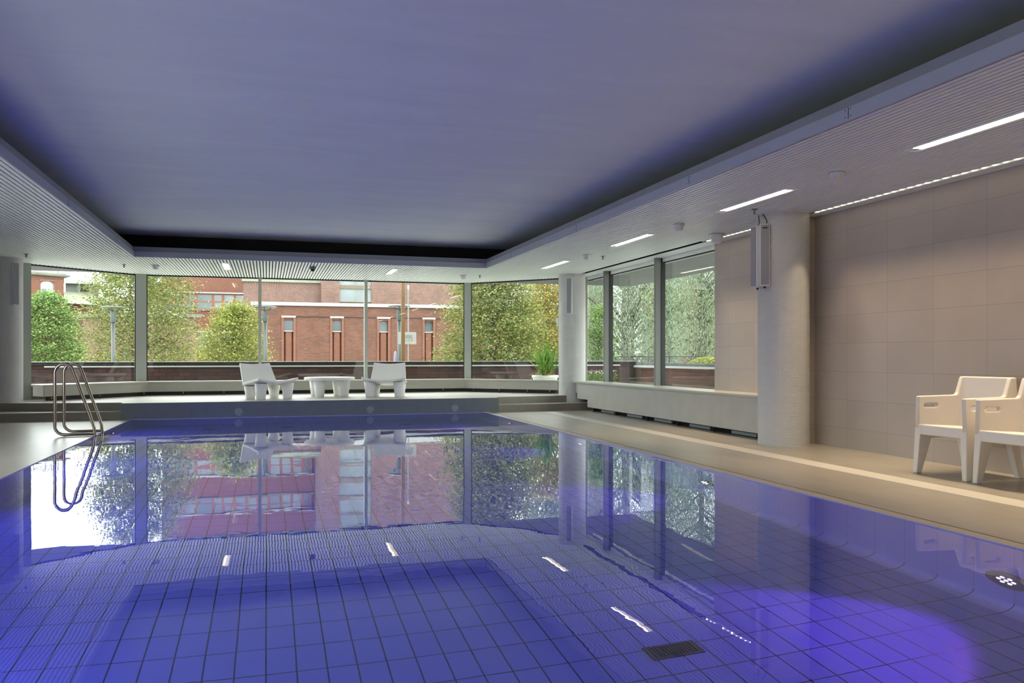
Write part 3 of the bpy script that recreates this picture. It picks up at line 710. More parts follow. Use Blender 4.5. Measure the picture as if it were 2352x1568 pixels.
for x, y, lb in ((5.105, 7.743, 'chrome sprinkler head beside the second strip light'), (5.155, 12.05, 'chrome sprinkler head beside the farthest strip light'),
                 (4.026, 15.57, 'chrome sprinkler head above the right end of the platform'), (-3.626, 14.41, 'chrome sprinkler head near the left column'),
                 (-2.396, 15.53, 'chrome sprinkler head above the left end of the platform')):
    if spr is None:
        spr = thing('sprinkler', lb, 'sprinkler', (x, y, H), 0, 'sprinkler heads in the ceiling')
        f = MB(); f.lathe([(0.034, -0.006), (0.034, 0.0)], 14); f.build('flange', 'grey_box', spr)
        f = MB(); f.lathe([(0.008, -0.05), (0.011, -0.03), (0.011, -0.006)], 10); f.lathe([(0.018, -0.054), (0.018, -0.050)], 12); f.build('nozzle', 'grey_box', spr)
    else: dup(spr, (x, y, H), 0, lb)

# water jets on the platform front
jet = None
for px, lb in ((548, 'round white jet cover on the platform front, left one'), (850, 'round white jet cover on the platform front, middle one'), (1045, 'round white jet cover on the platform front, right one')):
    x = xat(px, PYF)
    if jet is None:
        jet = thing('jet_cover', lb, 'jet cover', (x, PYF, 0.085), 0, 'jet covers on the platform front')
        f = MB(); f.lathe([(0.066, 0), (0.066, 0.006), (0.060, 0.010)], 28); f.xf(lambda x, y, z: (x, -z, y)); f.build('disc', 'jet_white', jet)
        for a in (90, 210, 330):
            f = MB(); f.lathe([(0.006, 0.0), (0.006, 0.003)], 8, (0.045 * math.cos(math.radians(a)), 0.045 * math.sin(math.radians(a)), 0.010)); f.xf(lambda x, y, z: (x, -z, y)); f.build('screw', 'seam_dark', jet)
    else: dup(jet, (x, PYF, 0.085), 0, lb)
# drain grille on the pool floor
t = thing('floor_drain', 'dark rectangular drain grille on the blue pool floor', 'drain', (1.885, 3.545, PD))
f = MB(); f.box(-0.137, 0.137, -0.0665, -0.050, 0, 0.008); f.box(-0.137, 0.137, 0.050, 0.0665, 0, 0.008); f.box(-0.137, -0.115, -0.05, 0.05, 0, 0.008); f.box(0.115, 0.137, -0.05, 0.05, 0, 0.008); f.build('frame', 'grate_dark', t)
f = MB(); f.box(-0.115, 0.115, -0.05, 0.05, 0.0, 0.002); f.build('base', 'void_black', t)
f = MB()
for i in range(14): xx = -0.108 + i * 0.0166; f.box(xx, xx + 0.007, -0.05, 0.05, 0.002, 0.008)
f.build('bars', 'grate_dark', t)
for x, y, lb in ((-0.85, 13.4, 'flat dark disc on the pool floor near the ladder side'), (0.30, 13.4, 'flat dark disc on the pool floor before the platform'), (2.2, 13.4, 'flat dark disc on the pool floor, rightmost of three')):
    f = MB(); f.lathe([(0.11, 0), (0.11, 0.01), (0.09, 0.016)], 24); tag(f.build('floor_inlet', 'grate_dark', loc=(x, y, PD)), lb, 'drain', 'round inlets at the far end of the pool floor')
# underwater lamps
places = ['nearest lamp on the right pool wall, glowing violet', 'second lamp along the right pool wall', 'third lamp along the right pool wall', 'farthest lamp on the right pool wall',
          'nearest lamp on the left pool wall', 'second lamp along the left pool wall', 'third lamp along the left pool wall', 'farthest lamp on the left pool wall']
for (x, y, z, s), lb in zip(UW, places):
    t = thing('underwater_lamp', 'round underwater ' + lb, 'pool lamp', (x, y, z), 0, 'violet lamps in the pool walls')
    tf = lambda a, b, c, s=s: (s * c, a, b)
    f = MB(); f.lathe([(0.135, 0), (0.135, 0.012), (0.085, 0.020), (0.080, 0.016)], 32); f.xf(tf); f.build('ring', 'uw_ring', t)
    f = MB(); f.lathe([(0.080, 0.010), (0.078, 0.014), (0.0005, 0.016)], 24, cap=False); f.xf(tf); f.build('lens', 'uw_lens', t)
    f = MB()
    for i in range(7):
        r_, a_ = (0, 0) if i == 0 else (0.046, i * PI / 3)
        f.lathe([(0.016, 0.016), (0.012, 0.020), (0.0005, 0.021)], 10, (r_ * math.cos(a_), r_ * math.sin(a_), 0), cap=False)
    f.xf(tf); f.build('led_cluster', 'uw_led', t)

# ================================================================== POOL LADDER
lad = thing('pool_ladder', 'tubular steel pool ladder with two looped handrails at the left pool edge', 'ladder')
def rail(y):
    """closed loop above the deck: upright, bent top, sloping front tube that drops into the water"""
    xb, xf_, zt = -2.555, -2.105, 0.0
    P = []
    P += [(xf_, y, 0.024), (xb + 0.13, y, 0.024)]
    P += [(xb + 0.11 + 0.11 * math.cos(a), y, 0.134 + 0.11 * math.sin(a)) for a in [math.radians(270 - 90 * i / 6) for i in range(7)]]
    P += [(xb, y, 0.5), (xb, y, 0.80)]
    P += [(xb + 0.105 - 0.105 * math.cos(a), y, 0.80 + 0.115 * math.sin(a)) for a in [math.radians(165 * i / 9) for i in range(1, 10)]]
    P += [(xf_ - 0.02, y, 0.16)]
    P += [(xf_ - 0.003, y, 0.10), (xf_, y, 0.04), (xf_ + 0.02, y, -0.10), (xf_ + 0.045, y, -0.2), (xf_ + 0.045, y, -0.95)]
    f = MB(); f.tube(P, 0.0195, 12); f.build('handrail', 'steel', lad)
YA, YB = 11.31, 11.83
YA, YB = 11.42, 11.90
rail(YA); rail(YB)
for z in (-0.28, -0.53, -0.78):
    f = MB(); f.box(PXL + 0.01, PXL + 0.09, YA, YB, z, z + 0.025); f.build('tread', 'steel', lad)

# ================================================================== FURNITURE
def lounge(name, label, x, y, rz):
    """low chair: dished seat and back shell on four stubby tapered legs, front towards -y"""
    t = thing(name, label, 'chair', (x, y, PZ), rz, 'low white lounge chairs on the platform')
    def shell(pf, nu=16, nv=10, th=0.042):
        V = []; f = MB()
        for side in (0, 1):
            for j in range(nv + 1):
                for i in range(nu + 1):
                    V.append(pf(i / nu * 2 - 1, j / nv, side * th))
        f.pts(V); K = (nu + 1) * (nv + 1)
        idx = lambda s_, i, j: s_ * K + j * (nu + 1) + i
        for j in range(nv):
            for i in range(nu):
                f.face([idx(0, i, j), idx(0, i, j + 1), idx(0, i + 1, j + 1), idx(0, i + 1, j)], 0, True)
                f.face([idx(1, i, j), idx(1, i + 1, j), idx(1, i + 1, j + 1), idx(1, i, j + 1)], 0, True)
        for i in range(nu):
            f.face([idx(0, i, 0), idx(0, i + 1, 0), idx(1, i + 1, 0), idx(1, i, 0)]); f.face([idx(0, i, nv), idx(1, i, nv), idx(1, i + 1, nv), idx(0, i + 1, nv)])
        for j in range(nv):
            f.face([idx(0, 0, j), idx(1, 0, j), idx(1, 0, j + 1), idx(0, 0, j + 1)]); f.face([idx(0, nu, j), idx(0, nu, j + 1), idx(1, nu, j + 1), idx(1, nu, j)])
        return f
    def seat(u, v, d):
        wd = 0.405 - 0.05 * v
        return (u * wd, -0.36 + 0.58 * v + 0.03 * (1 - u * u) * (1 - v) * 0, 0.285 - 0.075 * v + 0.055 * u * u * (1 - 0.3 * v) + d)
    def back(u, v, d):
        wd = 0.345 - 0.045 * v
        z = 0.215 + 0.40 * v + 0.025 * u * u * v + 0.038 * u * u * (1 - v)
        return (u * wd, 0.20 + 0.22 * v - 0.035 * u * u * v + d * 0.9, z - d * 0.4)
    shell(seat).build('seat', 'white_plastic', t, bevel=0.008)
    shell(back).build('backrest', 'white_plastic', t, bevel=0.008)
    for lx, ly, top in ((-0.27, -0.22, 0.27), (0.27, -0.22, 0.27), (-0.24, 0.16, 0.215), (0.24, 0.16, 0.215)):
        f = MB(); f.lathe([(0.072, 0.0), (0.078, 0.006), (0.108, top + 0.012)], 28, (lx, ly, 0)); f.build('leg', 'white_plastic', t)
    return t
lounge('lounge_chair', 'low white moulded lounge chair left of the round table, turned half sideways', 0.0, 15.10, math.radians(33))
lounge('lounge_chair', 'low white moulded lounge chair right of the round table, facing the pool', 2.14, 15.28, math.radians(-17))
tb = thing('round_table', 'low round white table with a dished top between the two lounge chairs', 'table', (1.13, 15.72, PZ))
f = MB(); f.lathe([(0.43, 0.305), (0.462, 0.312), (0.470, 0.33), (0.470, 0.352), (0.462, 0.362), (0.25, 0.362), (0.225, 0.352), (0.19, 0.338), (0.001, 0.338)], 64, cap=False)
f.lathe([(0.43, 0.305), (0.001, 0.305)], 64, cap=False); f.build('tabletop', 'white_plastic', tb)
for a in (-130, -35, 55, 145):
    f = MB(); f.lathe([(0.075, 0.0), (0.081, 0.006), (0.112, 0.306)], 28, (0.31 * math.cos(math.radians(a)), 0.31 * math.sin(math.radians(a)), 0)); f.build('leg', 'white_plastic', tb)

def outline_plate(outer, hole, th):
    """flat plate in local x-z with a hole; returns MB-like verts extruded along y (0..th)"""
    c = bpy.data.curves.new('o', 'CURVE'); c.dimensions = '2D'; c.fill_mode = 'BOTH'; c.extrude = th / 2 - 0.010; c.bevel_depth = 0.010; c.bevel_resolution = 3; c.offset = -0.010
    for poly in [outer] + ([hole] if hole else []):
        s = c.splines.new('POLY'); s.points.add(len(poly) - 1); s.use_cyclic_u = True
        for p, q in zip(s.points, poly): p.co = (q[0], q[1], 0, 1)
    o = bpy.data.objects.new('o', c); col.objects.link(o)
    dg = bpy.context.evaluated_depsgraph_get(); me = bpy.data.meshes.new_from_object(o.evaluated_get(dg)); bpy.data.objects.remove(o)
    return me
def armchair(label, x, y):
    """front looks to -x (the pool); local: x depth from front, y across, z up"""
    t = thing('armchair', label, 'chair', (x, y, 0), 0, 'white moulded armchairs by the tiled wall')
    W = 0.245
    side = [(0.012, 0.30), (0.012, 0.655), (0.020, 0.665)] + [(0.38, 0.672)] + arc(0.40, 0.712, 0.04, -90, -20, 5) + [(0.478, 0.815)] + [(0.49, 0.83), (0.53, 0.83), (0.545, 0.815), (0.585, 0.30)]
    slot = arc(0.085, 0.585, 0.017, 90, 270, 6) + arc(0.205, 0.585, 0.017, -90, 90, 6)
    me = outline_plate(side, slot, 0.042)
    for s in (-1, 1):
        m2 = me.copy()
        for v in m2.vertices:
            xx, zz, yy = v.co.x, v.co.y, v.co.z
            # above arm level the panel belongs to the back and stays inside its width
            v.co = (xx, s * (W - 0.004 + 0.022 * max(0, (0.67 - zz) / 0.67)) + yy, zz)
        m2.materials.clear(); m2.materials.append(M['warm_plastic'])
        for p in m2.polygons: p.use_smooth = True
        o = bpy.data.objects.new('arm_panel', m2); col.objects.link(o); o.parent = t
        md = o.modifiers.new('wn', 'WEIGHTED_NORMAL'); 
    def plate(pts8, name, bv=0.012):
        f = MB(); f.pts(pts8)
        for q in ((0, 3, 2, 1), (4, 5, 6, 7), (0, 1, 5, 4), (1, 2, 6, 5), (2, 3, 7, 6), (3, 0, 4, 7)): f.face(q)
        f.build(name, 'warm_plastic', t, bevel=bv)
    def hexa(b, tpt):   # bottom quad, top quad
        return list(b) + list(tpt)
    # seat with its deep front apron
    plate(hexa([(0.014, -0.25, 0.335), (0.50, -0.25, 0.335), (0.50, 0.25, 0.335), (0.014, 0.25, 0.335)], [(0.014, -0.25, 0.425), (0.50, -0.25, 0.395), (0.50, 0.25, 0.395), (0.014, 0.25, 0.425)]), 'seat')
    # back, leaning
    plate(hexa([(0.42, -0.25, 0.36), (0.575, -0.25, 0.34), (0.575, 0.25, 0.34), (0.42, 0.25, 0.36)], [(0.485, -0.262, 0.832), (0.548, -0.262, 0.832), (0.548, 0.262, 0.832), (0.485, 0.262, 0.832)]), 'backrest')
    for sx2 in (0, 1):
        for s in (-1, 1):
            yo, yi = s * 0.283, s * 0.238; yo2, yi2 = s * 0.271, s * 0.205
            if sx2 == 0: b_ = [(0.0, 0.056)]; tp = [(0.012, 0.165)]
            else: b_ = [(0.548, 0.602)]; tp = [(0.44, 0.588)]
            (bx0, bx1), (tx0, tx1) = b_[0], tp[0]
            ys = sorted((yo, yi)); yt = sorted((yo2, yi2))
            plate(hexa([(bx0, ys[0], 0), (bx1, ys[0], 0), (bx1, ys[1], 0), (bx0, ys[1], 0)], [(tx0, yt[0], 0.40), (tx1, yt[0], 0.40), (tx1, yt[1], 0.40), (tx0, yt[1], 0.40)]), 'leg', 0.008)
    return t
armchair('cream moulded armchair by the tiled wall, left of the two', 5.365, 5.465)
armchair('cream moulded armchair nearest the camera, cut by the right frame edge', 5.365, 4.845)

# ================================================================== OUTSIDE
g = MB(); g.box(-140, -6, -60, 260, -0.9, -0.8); g.box(8, 160, -60, 260, -0.9, -0.8); g.box(-6, 8, 16, 260, -0.9, -0.8); g.box(-6, 8, -60, -3, -0.9, -0.8); g.build('ground', 'asphalt', kind='structure')
g = MB(); g.prism([(-9, 15.0), (WLX - 0.22, 15.0), (WLX - 0.2, 16.05), (-4.1, 16.1), (-2.5, 17.52), (4.3, 17.52), (6.45, 15.7), (6.45, -4), (9, -4), (9, 19.3), (-9, 19.3)], -0.8, 0.22)
g.build('terrace', 'terrace_slab', kind='structure')
pw = thing('parapet_wall', 'dark brick parapet wall with black coping outside the far windows', 'wall')
f = MB(); f.box(-9, 9.2, 19.3, 19.55, 0.22, 0.80); f.build('brickwork', 'brick_parapet', pw)
f = MB(); f.box(-9, 9.2, 19.26, 19.6, 0.80, 0.893); f.build('coping', 'coping_dark', pw)
f = MB(); f.box(-9, 9.2, 19.26, 19.6, 0.893, 0.90); f.build('coping_flashing', 'coping_edge', pw)
f = MB(); f.box(-4.45, 8.6, 19.0, 19.04, 0.785, 0.812); f.build('handrail', 'coping_edge', pw)
pw2 = thing('parapet_wall', 'reddish brick parapet wall with grey coping outside the right windows', 'wall')
f = MB(); f.box(9.2, 9.45, 6.0, 19.3, 0.22, 0.74); f.build('brickwork', 'brick_parapet_light', pw2)
f = MB(); f.box(9.16, 9.5, 6.0, 19.26, 0.79, 0.86); f.build('coping', 'concrete_soffit', pw2)
f = MB(); f.box(9.10, 9.5, 6.0, 19.26, 0.74, 0.79); f.build('coping_ledge', 'coping_edge', pw2)

# street lamps
def street_lamp(px, t_, ztop, label):
    p = at(px, t_)
    t = thing('street_lamp', label, 'street lamp', (p.x, p.y, -0.8), 0, 'disc topped street lamps')
    h = ztop + 0.8
    f = MB(); f.lathe([(0.055, 0), (0.055, h - 0.46)], 14); f.build('pole', 'lamp_metal', t)
    f = MB(); f.lathe([(0.072, h - 0.46), (0.082, h - 0.16), (0.088, h - 0.13)], 18); f.build('head', 'lamp_glass', t)
    for a in (20, 140, 260):
        c_, s_ = math.cos(math.radians(a)), math.sin(math.radians(a))
        f = MB(); f.tube([(0.07 * c_, 0.07 * s_, h - 0.16), (0.19 * c_, 0.19 * s_, h - 0.04)], 0.012, 6); f.build('strut', 'lamp_metal', t)
    f = MB(); f.lathe([(0.05, h - 0.05), (0.30, h - 0.05), (0.36, h - 0.02), (0.30, h), (0.05, h + 0.012)], 32); f.build('disc', 'lamp_glass', t)
street_lamp(260, 24.0, 2.49, 'grey street lamp with flat disc top seen through the leftmost pane')
street_lamp(609, 24.4, 2.53, 'grey street lamp with flat disc top behind the left window mullion')
street_lamp(917, 25.2, 2.60, 'grey street lamp with flat disc top partly hidden by the brown pole')
p = at(925.5, 21.4); f = MB(); f.box(-0.045, 0.045, -0.045, 0.045, -0.8, 6.5); t = thing('flag_pole', 'tall brown square pole outside the windows in front of the brick wall', 'pole', (p.x, p.y, 0)); f.build('shaft', 'pole_wood', t)
f = MB(); f.box(-0.052, 0.052, -0.052, 0.052, 0.93, 1.01); f.build('clamp', 'brass', t)
# sign on a white pole
t = thing('sign_post', 'thin white post with a white information board outside the windows', 'sign', at(938, 22.0).to_tuple())
f = MB(); f.lathe([(0.017, -0.8), (0.017, 1.3), (0.019, 1.31), (0.019, 2.80), (0.026, 2.81), (0.026, 2.95)], 10); f.build('post', 'white_paint', t)
rzs = 0
f = MB(); f.box(-0.28, 0.21, -0.035, -0.025, 1.35, 1.68); f.build('board', 'sign_white', t)
f = MB()
for i in range(5): f.box(-0.20, 0.12 - 0.03 * (i % 2), -0.038, -0.035, 1.59 - i * 0.022, 1.595 - i * 0.022)
for i in range(4): f.lathe([(0.014, 0), (0.014, 0.002)], 10, (-0.15 + i * 0.085, 1.44, 0.0)) if False else f.box(-0.16 + i * 0.08, -0.135 + i * 0.08, -0.038, -0.035, 1.44, 1.465)
f.build('printed_lines', 'sign_ink', t)
f = MB(); f.box(0.09, 0.15, -0.038, -0.035, 1.375, 1.395); f.build('yellow_mark', 'sign_yellow', t)
# small unclear pointed shape above the coping, modelled as a folded parasol
p = at(908, 23.0); t = thing('folded_parasol', 'small grey purple folded parasol rising just above the parapet by the brown pole', 'parasol', (p.x, p.y, -0.8))
f = MB(); f.lathe([(0.03, 0), (0.03, 0.9)], 8); f.build('pole', 'lamp_metal', t)
f = MB(); f.lathe([(0.05, 0.85), (0.062, 1.2), (0.055, 1.62), (0.045, 1.7), (0.052, 1.74), (0.036, 1.92), (0.012, 1.97)], 10); f.build('canopy', 'parasol_cloth', t)
# buildings ----------------------------------------------------------
def win_box(parent, x0, x1, y, z0, z1, glassm='win_glass', framem='white_paint', bars=(1, 1), fr=0.08, depth=0.12):
    f = MB(); f.box(x0, x1, y - 0.02, y + 0.02, z0, z0 + fr); f.box(x0, x1, y - 0.02, y + 0.02, z1 - fr, z1); f.box(x0, x0 + fr, y - 0.02, y + 0.02, z0 + fr, z1 - fr); f.box(x1 - fr, x1, y - 0.02, y + 0.02, z0 + fr, z1 - fr)
    for i in range(1, bars[0]): xx = x0 + (x1 - x0) * i / bars[0]; f.box(xx - fr / 2, xx + fr / 2, y - 0.02, y + 0.02, z0 + fr, z1 - fr)
    for i in range(1, bars[1]): zz = z0 + (z1 - z0) * i / bars[1]; f.box(x0 + fr, x1 - fr, y - 0.018, y + 0.018, zz - fr / 2, zz + fr / 2)
    o = f.build('window', framem, parent)
    f = MB(); f.box(x0 + fr * .5, x1 - fr * .5, y + 0.022, y + 0.03, z0 + fr * .5, z1 - fr * .5); f.build('pane', glassm, o)
    return o
# front low brick block with four niches
Y5 = 50.0
zt5 = 4.06
b5 = thing('brick_building', 'low red brick block with four narrow niches and a white coping', 'building')
xs = xat(582, Y5); xe = xat(1330, Y5)
niches = [(xat(663, Y5), 0), (xat(774, Y5), 1), (xat(881, Y5), 2), (xat(985, Y5), 3), (xat(1087, Y5), 4)]
nw = 0.27
f = MB(); zc = 3.37
prev = xs
for nx, _ in niches:
    f.box(prev, nx - nw, Y5, Y5 + 3, -0.8, zt5); f.box(nx - nw, nx + nw, Y5, Y5 + 3, zc - 0.15, zt5); f.box(nx - nw, nx + nw, Y5 + 0.35, Y5 + 3, -0.8, zc - 0.15); prev = nx + nw
f.box(prev, xe, Y5, Y5 + 3, -0.8, zt5)
f.build('wall', 'brick_front', b5)
f = MB(); f.box(xs - 0.15, xe, Y5 - 0.12, Y5 + 3, zt5, zt5 + 0.20); f.build('coping', 'white_paint', b5)
for nx, i in niches:
    f = MB(); f.box(nx - nw - 0.14, nx + nw + 0.14, Y5 - 0.08, Y5 - 0.001, zc - 0.02, zc + 0.09); f.build('lintel', 'white_paint', b5)
    f = MB(); f.box(nx - nw - 0.14, nx - nw, Y5 - 0.06, Y5 - 0.001, -0.8, zc - 0.03); f.box(nx + nw, nx + nw + 0.14, Y5 - 0.06, Y5 - 0.001, -0.8, zc - 0.03); f.build('niche_jamb', 'brick_orange', b5)
    f = MB(); f.box(nx - nw + 0.01, nx + nw - 0.01, Y5 + 0.25, Y5 + 0.30, 2.58, zc - 0.16); f.box(nx - 0.12, nx + 0.1, Y5 + 0.23, Y5 + 0.25, zc - 0.24, zc - 0.19, 1); f.box(nx - nw, nx + nw, Y5 + 0.05, Y5 + 0.30, 2.52, 2.58, 1)
    f.build('niche_window', ['win_glass', 'white_paint'], b5)
    f = MB(); f.box(nx - nw * 0.66, nx + nw * 0.66, Y5 + 0.10, Y5 + 0.34, -0.8, 2.50); f.build('niche_panel', 'brick_orange', b5)
f = MB(); f.tube([(xat(679, Y5), Y5 - 0.03, 3.42), (xe, Y5 - 0.03, 3.42)], 0.02, 6); f.build('conduit', 'seam_dark', b5)
# brown tower block with cornice
Y3 = 84.0
b3 = thing('brick_building', 'brown brick wall with grey green cornice behind the low brick block', 'building')
x0, x1 = xat(559, Y3), xat(737.5, Y3)
f = MB(); f.box(x0, x1, Y3, Y3 + 8, -0.8, 8.45); f.build('wall', 'brick_brown', b3)
f = MB(); f.box(x0 - 0.15, x1, Y3 - 0.2, Y3 + 8, 8.45, 8.9); f.build('cornice', 'roof_green', b3)
# tall brown block with stair window strip
Y4 = 83.0
b4 = thing('brick_building', 'tall brown brick building with a vertical strip of stair windows', 'building')
x0, x1 = xat(738, Y4), xat(1165, Y4); wx0, wx1 = xat(780, Y4), xat(853, Y4)
f = MB(); f.box(x0, wx0, Y4, Y4 + 12, -0.8, 24); f.box(wx1, x1, Y4, Y4 + 12, -0.8, 24); f.box(wx0, wx1, Y4 + 0.3, Y4 + 12, -0.8, 24); f.build('wall', 'brick_brown', b4)
z = 6.58
while z < 22:
    o = win_box(b4, wx0, wx1, Y4 + 0.22, z, z + 1.32, bars=(2, 1), fr=0.07, framem='roof_green')
    f = MB(); f.box(wx0, wx1, Y4 + 0.1, Y4 + 0.3, z + 1.32, z + 1.67); f.build('spandrel', 'spandrel_tan', b4); z += 1.67
f = MB(); f.tube([(xat(724, Y4), Y3 - 0.15, 9.0), (xat(724, Y4), Y3 - 0.15, 24)], 0.045, 8); f.build('downpipe', 'lamp_metal', b4)
# orange brick factory block
Y2 = 100.0
b2 = thing('brick_building', 'orange brick building with orange framed window bands behind the trees', 'building')
x0, x1 = xat(372, Y2), xat(748, Y2)
kz = 94 / F
bands = [(1 + 109 * kz - 4.5, 1 + 146 * kz - 4.5)] + [(1 + 109 * kz + 4.4 * i, 1 + 146 * kz + 4.4 * i) for i in range(4)]
f = MB(); zz = -0.8
for a, b in bands: f.box(x0, x1, Y2, Y2 + 12, zz, a); zz = b
f.box(xat(322, Y2), x0, Y2 + 1, Y2 + 12, -0.8, 9.6); f.box(x0, x1, Y2, Y2 + 12, zz, zz + 1.6); f.box(x0, x1, Y2 + 0.4, Y2 + 12, -0.8, zz + 1.6)
f.build('wall', 'brick_orange', b2)
wpx = [380, 402, 422, 450, 489, 512, 539, 566, 592, 618, 645, 670, 695, 716]
for bi, (a, b) in enumerate(bands):
    for i in range(len(wpx) - 1):
        xa, xb = xat(wpx[i], Y2), xat(wpx[i + 1], Y2)
        gm = 'win_dark' if (i * 7 + bi * 3) % 6 == 0 else 'win_glass'
        win_box(b2, xa, xb, Y2 + 0.15, a, b, glassm=gm, framem='orange_frame', bars=(1, 2), fr=0.14)
    f = MB(); f.box(x0, x1, Y2 - 0.12, Y2 + 0.01, b, b + 0.16); f.build('ledge', 'white_paint', b2)
    f = MB(); f.box(x0, x1, Y2 - 0.12, Y2 + 0.01, a - 0.14, a); f.build('window_sill', 'roof_grey', b2)
# left block with arched window: facade runs obliquely
def oblique(parent_name, label, px_right, t_right, vpx, length):
    p = at(px_right, t_right); u = (vpx - 1176) / F
    d = Vector((SA + u * CA, CA - u * SA, 0)).normalized()
    t = thing(parent_name, label, 'building', p.to_tuple(), math.atan2(d.y, d.x)); return t
b1 = oblique('brick_building', 'red brick building with arched window and grey eaves, far left', 147, 84, 2700, 30)
# local x runs along the facade (negative = to the left / nearer), local -y faces the viewer
f = MB(); f.box(-34, 0, 0, 10, -0.8, 9.3)
f.build('wall', 'brick_orange', b1)
f = MB(); f.box(-34.5, 0.5, -0.35, 10.3, 9.3, 9.48); f.build('eaves', 'roof_grey', b1)
f = MB(); f.box(-34.2, 0.2, -0.1, 10.1, 9.48, 9.66); f.build('roof', 'roof_green', b1)
for cx in (-1.65, -5.6, -9.6):
    wv = 0.60; zb_, zs_ = 6.4, 8.35
    poly = [(cx - wv, zb_), (cx + wv, zb_), (cx + wv, zs_)] + [(cx + wv * math.cos(a), zs_ + 0.38 * math.sin(a)) for a in [PI * i / 10 for i in range(1, 10)]] + [(cx - wv, zs_)]
    f = MB(); n = len(poly); k = f.pts([(x, -0.02, z) for x, z in poly] + [(x, 0.02, z) for x, z in poly]); f.face([k + i for i in range(n)])
    for i in range(n): f.face([k + i, k + n + i, k + n + (i + 1) % n, k + (i + 1) % n])
    o = f.build('window', 'white_paint', b1)
    f = MB()
    for a_, b_, c_, d_ in ((cx - wv + 0.1, cx - 0.05, zb_ + 0.1, 7.35), (cx + 0.05, cx + wv - 0.1, zb_ + 0.1, 7.35), (cx - wv + 0.1, cx - 0.05, 7.45, 7.95)): f.box(a_, b_, -0.04, -0.021, c_, d_)
    f.build('pane', 'win_glass', o)
    f = MB(); f.box(cx + wv, cx + wv + 0.16, -0.06, 0.0, zb_, zs_ + 0.1); f.box(cx - wv - 0.12, cx + wv + 0.16, -0.08, 0.0, zs_ + 0.40, zs_ + 0.55); f.build('window_surround', 'brick_brown', b1)
for z in (5.6, 3.4):
    f = MB(); f.box(-34, 0.05, -0.1, 0.0, z, z + 0.12); f.build('string_course', 'brick_brown', b1)
# rooftop letter sign
sg = thing('rooftop_sign', 'framed white letters standing on the roof of the far left building', 'sign', b1.location.to_tuple(), b1.rotation_euler.z)
f = MB()
f.box(-3.9, -0.40, 0.4, 0.46, 9.88, 9.94); f.box(-3.9, -0.40, 0.4, 0.46, 10.50, 10.54); f.box(-0.44, -0.38, 0.4, 0.46, 9.66, 10.54)
for x in (-3.8, -2.7, -1.6): f.box(x, x + 0.04, 0.46, 0.5, 9.66, 10.5)
f.build('frame', 'seam_dark', sg)
text_mesh('HRASAARI', 0.70, 'sign_ink', sg, Matrix.Translation((-2.1, 0.39, 10.22)) @ Matrix.Rotation(PI / 2, 4, 'X') @ Matrix.Scale(0.93, 4, (1, 0, 0)), ext=0.02)
# wing beside it
b6 = thing('clerestory_building', 'low wing with grey hipped roof and dark window band beside the far left building', 'building', (0, 0, 0))
Y6 = 104.0
x0, x1 = xat(141, Y6), xat(206, Y6)
zr = lambda ypx: 1 + (820 - ypx) / F * (Y6 * 1.07)
f = MB(); f.box(x0, x1, Y6, Y6 + 8, -0.8, zr(712)); f.build('wall', 'brick_brown', b6)
f = MB(); k = f.pts([(x0 - 1, Y6 - 1, zr(716)), (x1 + 1.2, Y6 - 1, zr(720)), (x1, Y6 + 2, zr(693)), (x0, Y6 + 2, zr(691)), (x0 - 1, Y6 + 9, zr(716)), (x1 + 1.2, Y6 + 9, zr(720))]); f.face([k, k + 1, k + 2, k + 3]); f.face([k + 1, k + 5, k + 2]); f.face([k, k + 3, k + 4]); f.face([k + 3, k + 2, k + 5, k + 4]); f.build('lower_roof', 'roof_green', b6)
f = MB(); f.box(x0, x1 - 0.3, Y6 + 2, Y6 + 7, zr(693), zr(675)); f.build('clerestory', 'roof_grey', b6)
for i in range(4):
    xa = x0 + 1.2 + i * (x1 - x0 - 1.6) / 4
    win_box(b6, xa, xa + 0.72, Y6 + 1.95, zr(690), zr(677), glassm='win_glass', framem='roof_green', fr=0.08)
f = MB(); k = f.pts([(x0 - 1, Y6 + 1.2, zr(676)), (x1 + 0.8, Y6 + 1.2, zr(677)), (x0 - 1, Y6 + 8, zr(676)), (x1 + 0.8, Y6 + 8, zr(677)), (x0 - 1, Y6 + 4.5, zr(655)), (x1 - 3.2, Y6 + 4.5, zr(661))])
f.face([k, k + 1, k + 5, k + 4]); f.face([k + 1, k + 3, k + 5]); f.face([k + 2, k + 4, k + 5, k + 3]); f.build('upper_roof', 'roof_grey', b6)
# brick houses behind the willows on the right
def far_house(px, t_, wpx_, h, label):
    p = at(px, t_); wd = wpx_ / F * t_
    t = thing('brick_house', label, 'building', (p.x, p.y, -0.8), -YAW - math.atan((px - 1176) / F) * 0.6)
    f = MB(); f.box(-wd / 2, wd / 2, 0, 8, 0, h); f.build('wall', 'brick_orange', t)
    f = MB(); f.box(-wd / 2 - 0.3, wd / 2 + 0.3, -0.4, 8.4, h, h + 0.3); f.build('roof', 'roof_grey', t)
    n = max(1, int(wd / 2.6))
    for i in range(n):
        for z in (1.3, 4.2, 7.1):
            if z + 1.5 > h: continue
            xc = -wd / 2 + (i + 0.5) * wd / n
            win_box(t, xc - 0.6, xc + 0.6, -0.03, z, z + 1.4, bars=(2, 1))
pp0 = at(192, 66); pp1 = at(352, 62)
t = thing('brick_house', 'low dark red brick wing behind the large left tree', 'building', (pp0.x, pp0.y, -0.8), math.atan2(pp1.y - pp0.y, pp1.x - pp0.x))
ln = (pp1 - pp0).length
f = MB(); f.box(0, ln, 0, 4, 0, 5.0); f.build('wall', 'brick_brown', t)
f = MB(); f.box(-0.3, ln + 0.3, -0.4, 4.3, 5.0, 5.25); f.build('roof', 'roof_grey', t)
far_house(1545, 62, 120, 9.5, 'red brick house behind the willow in the middle right window')
far_house(1640, 70, 90, 7.5, 'red brick house behind the willow at the tiled wall end')
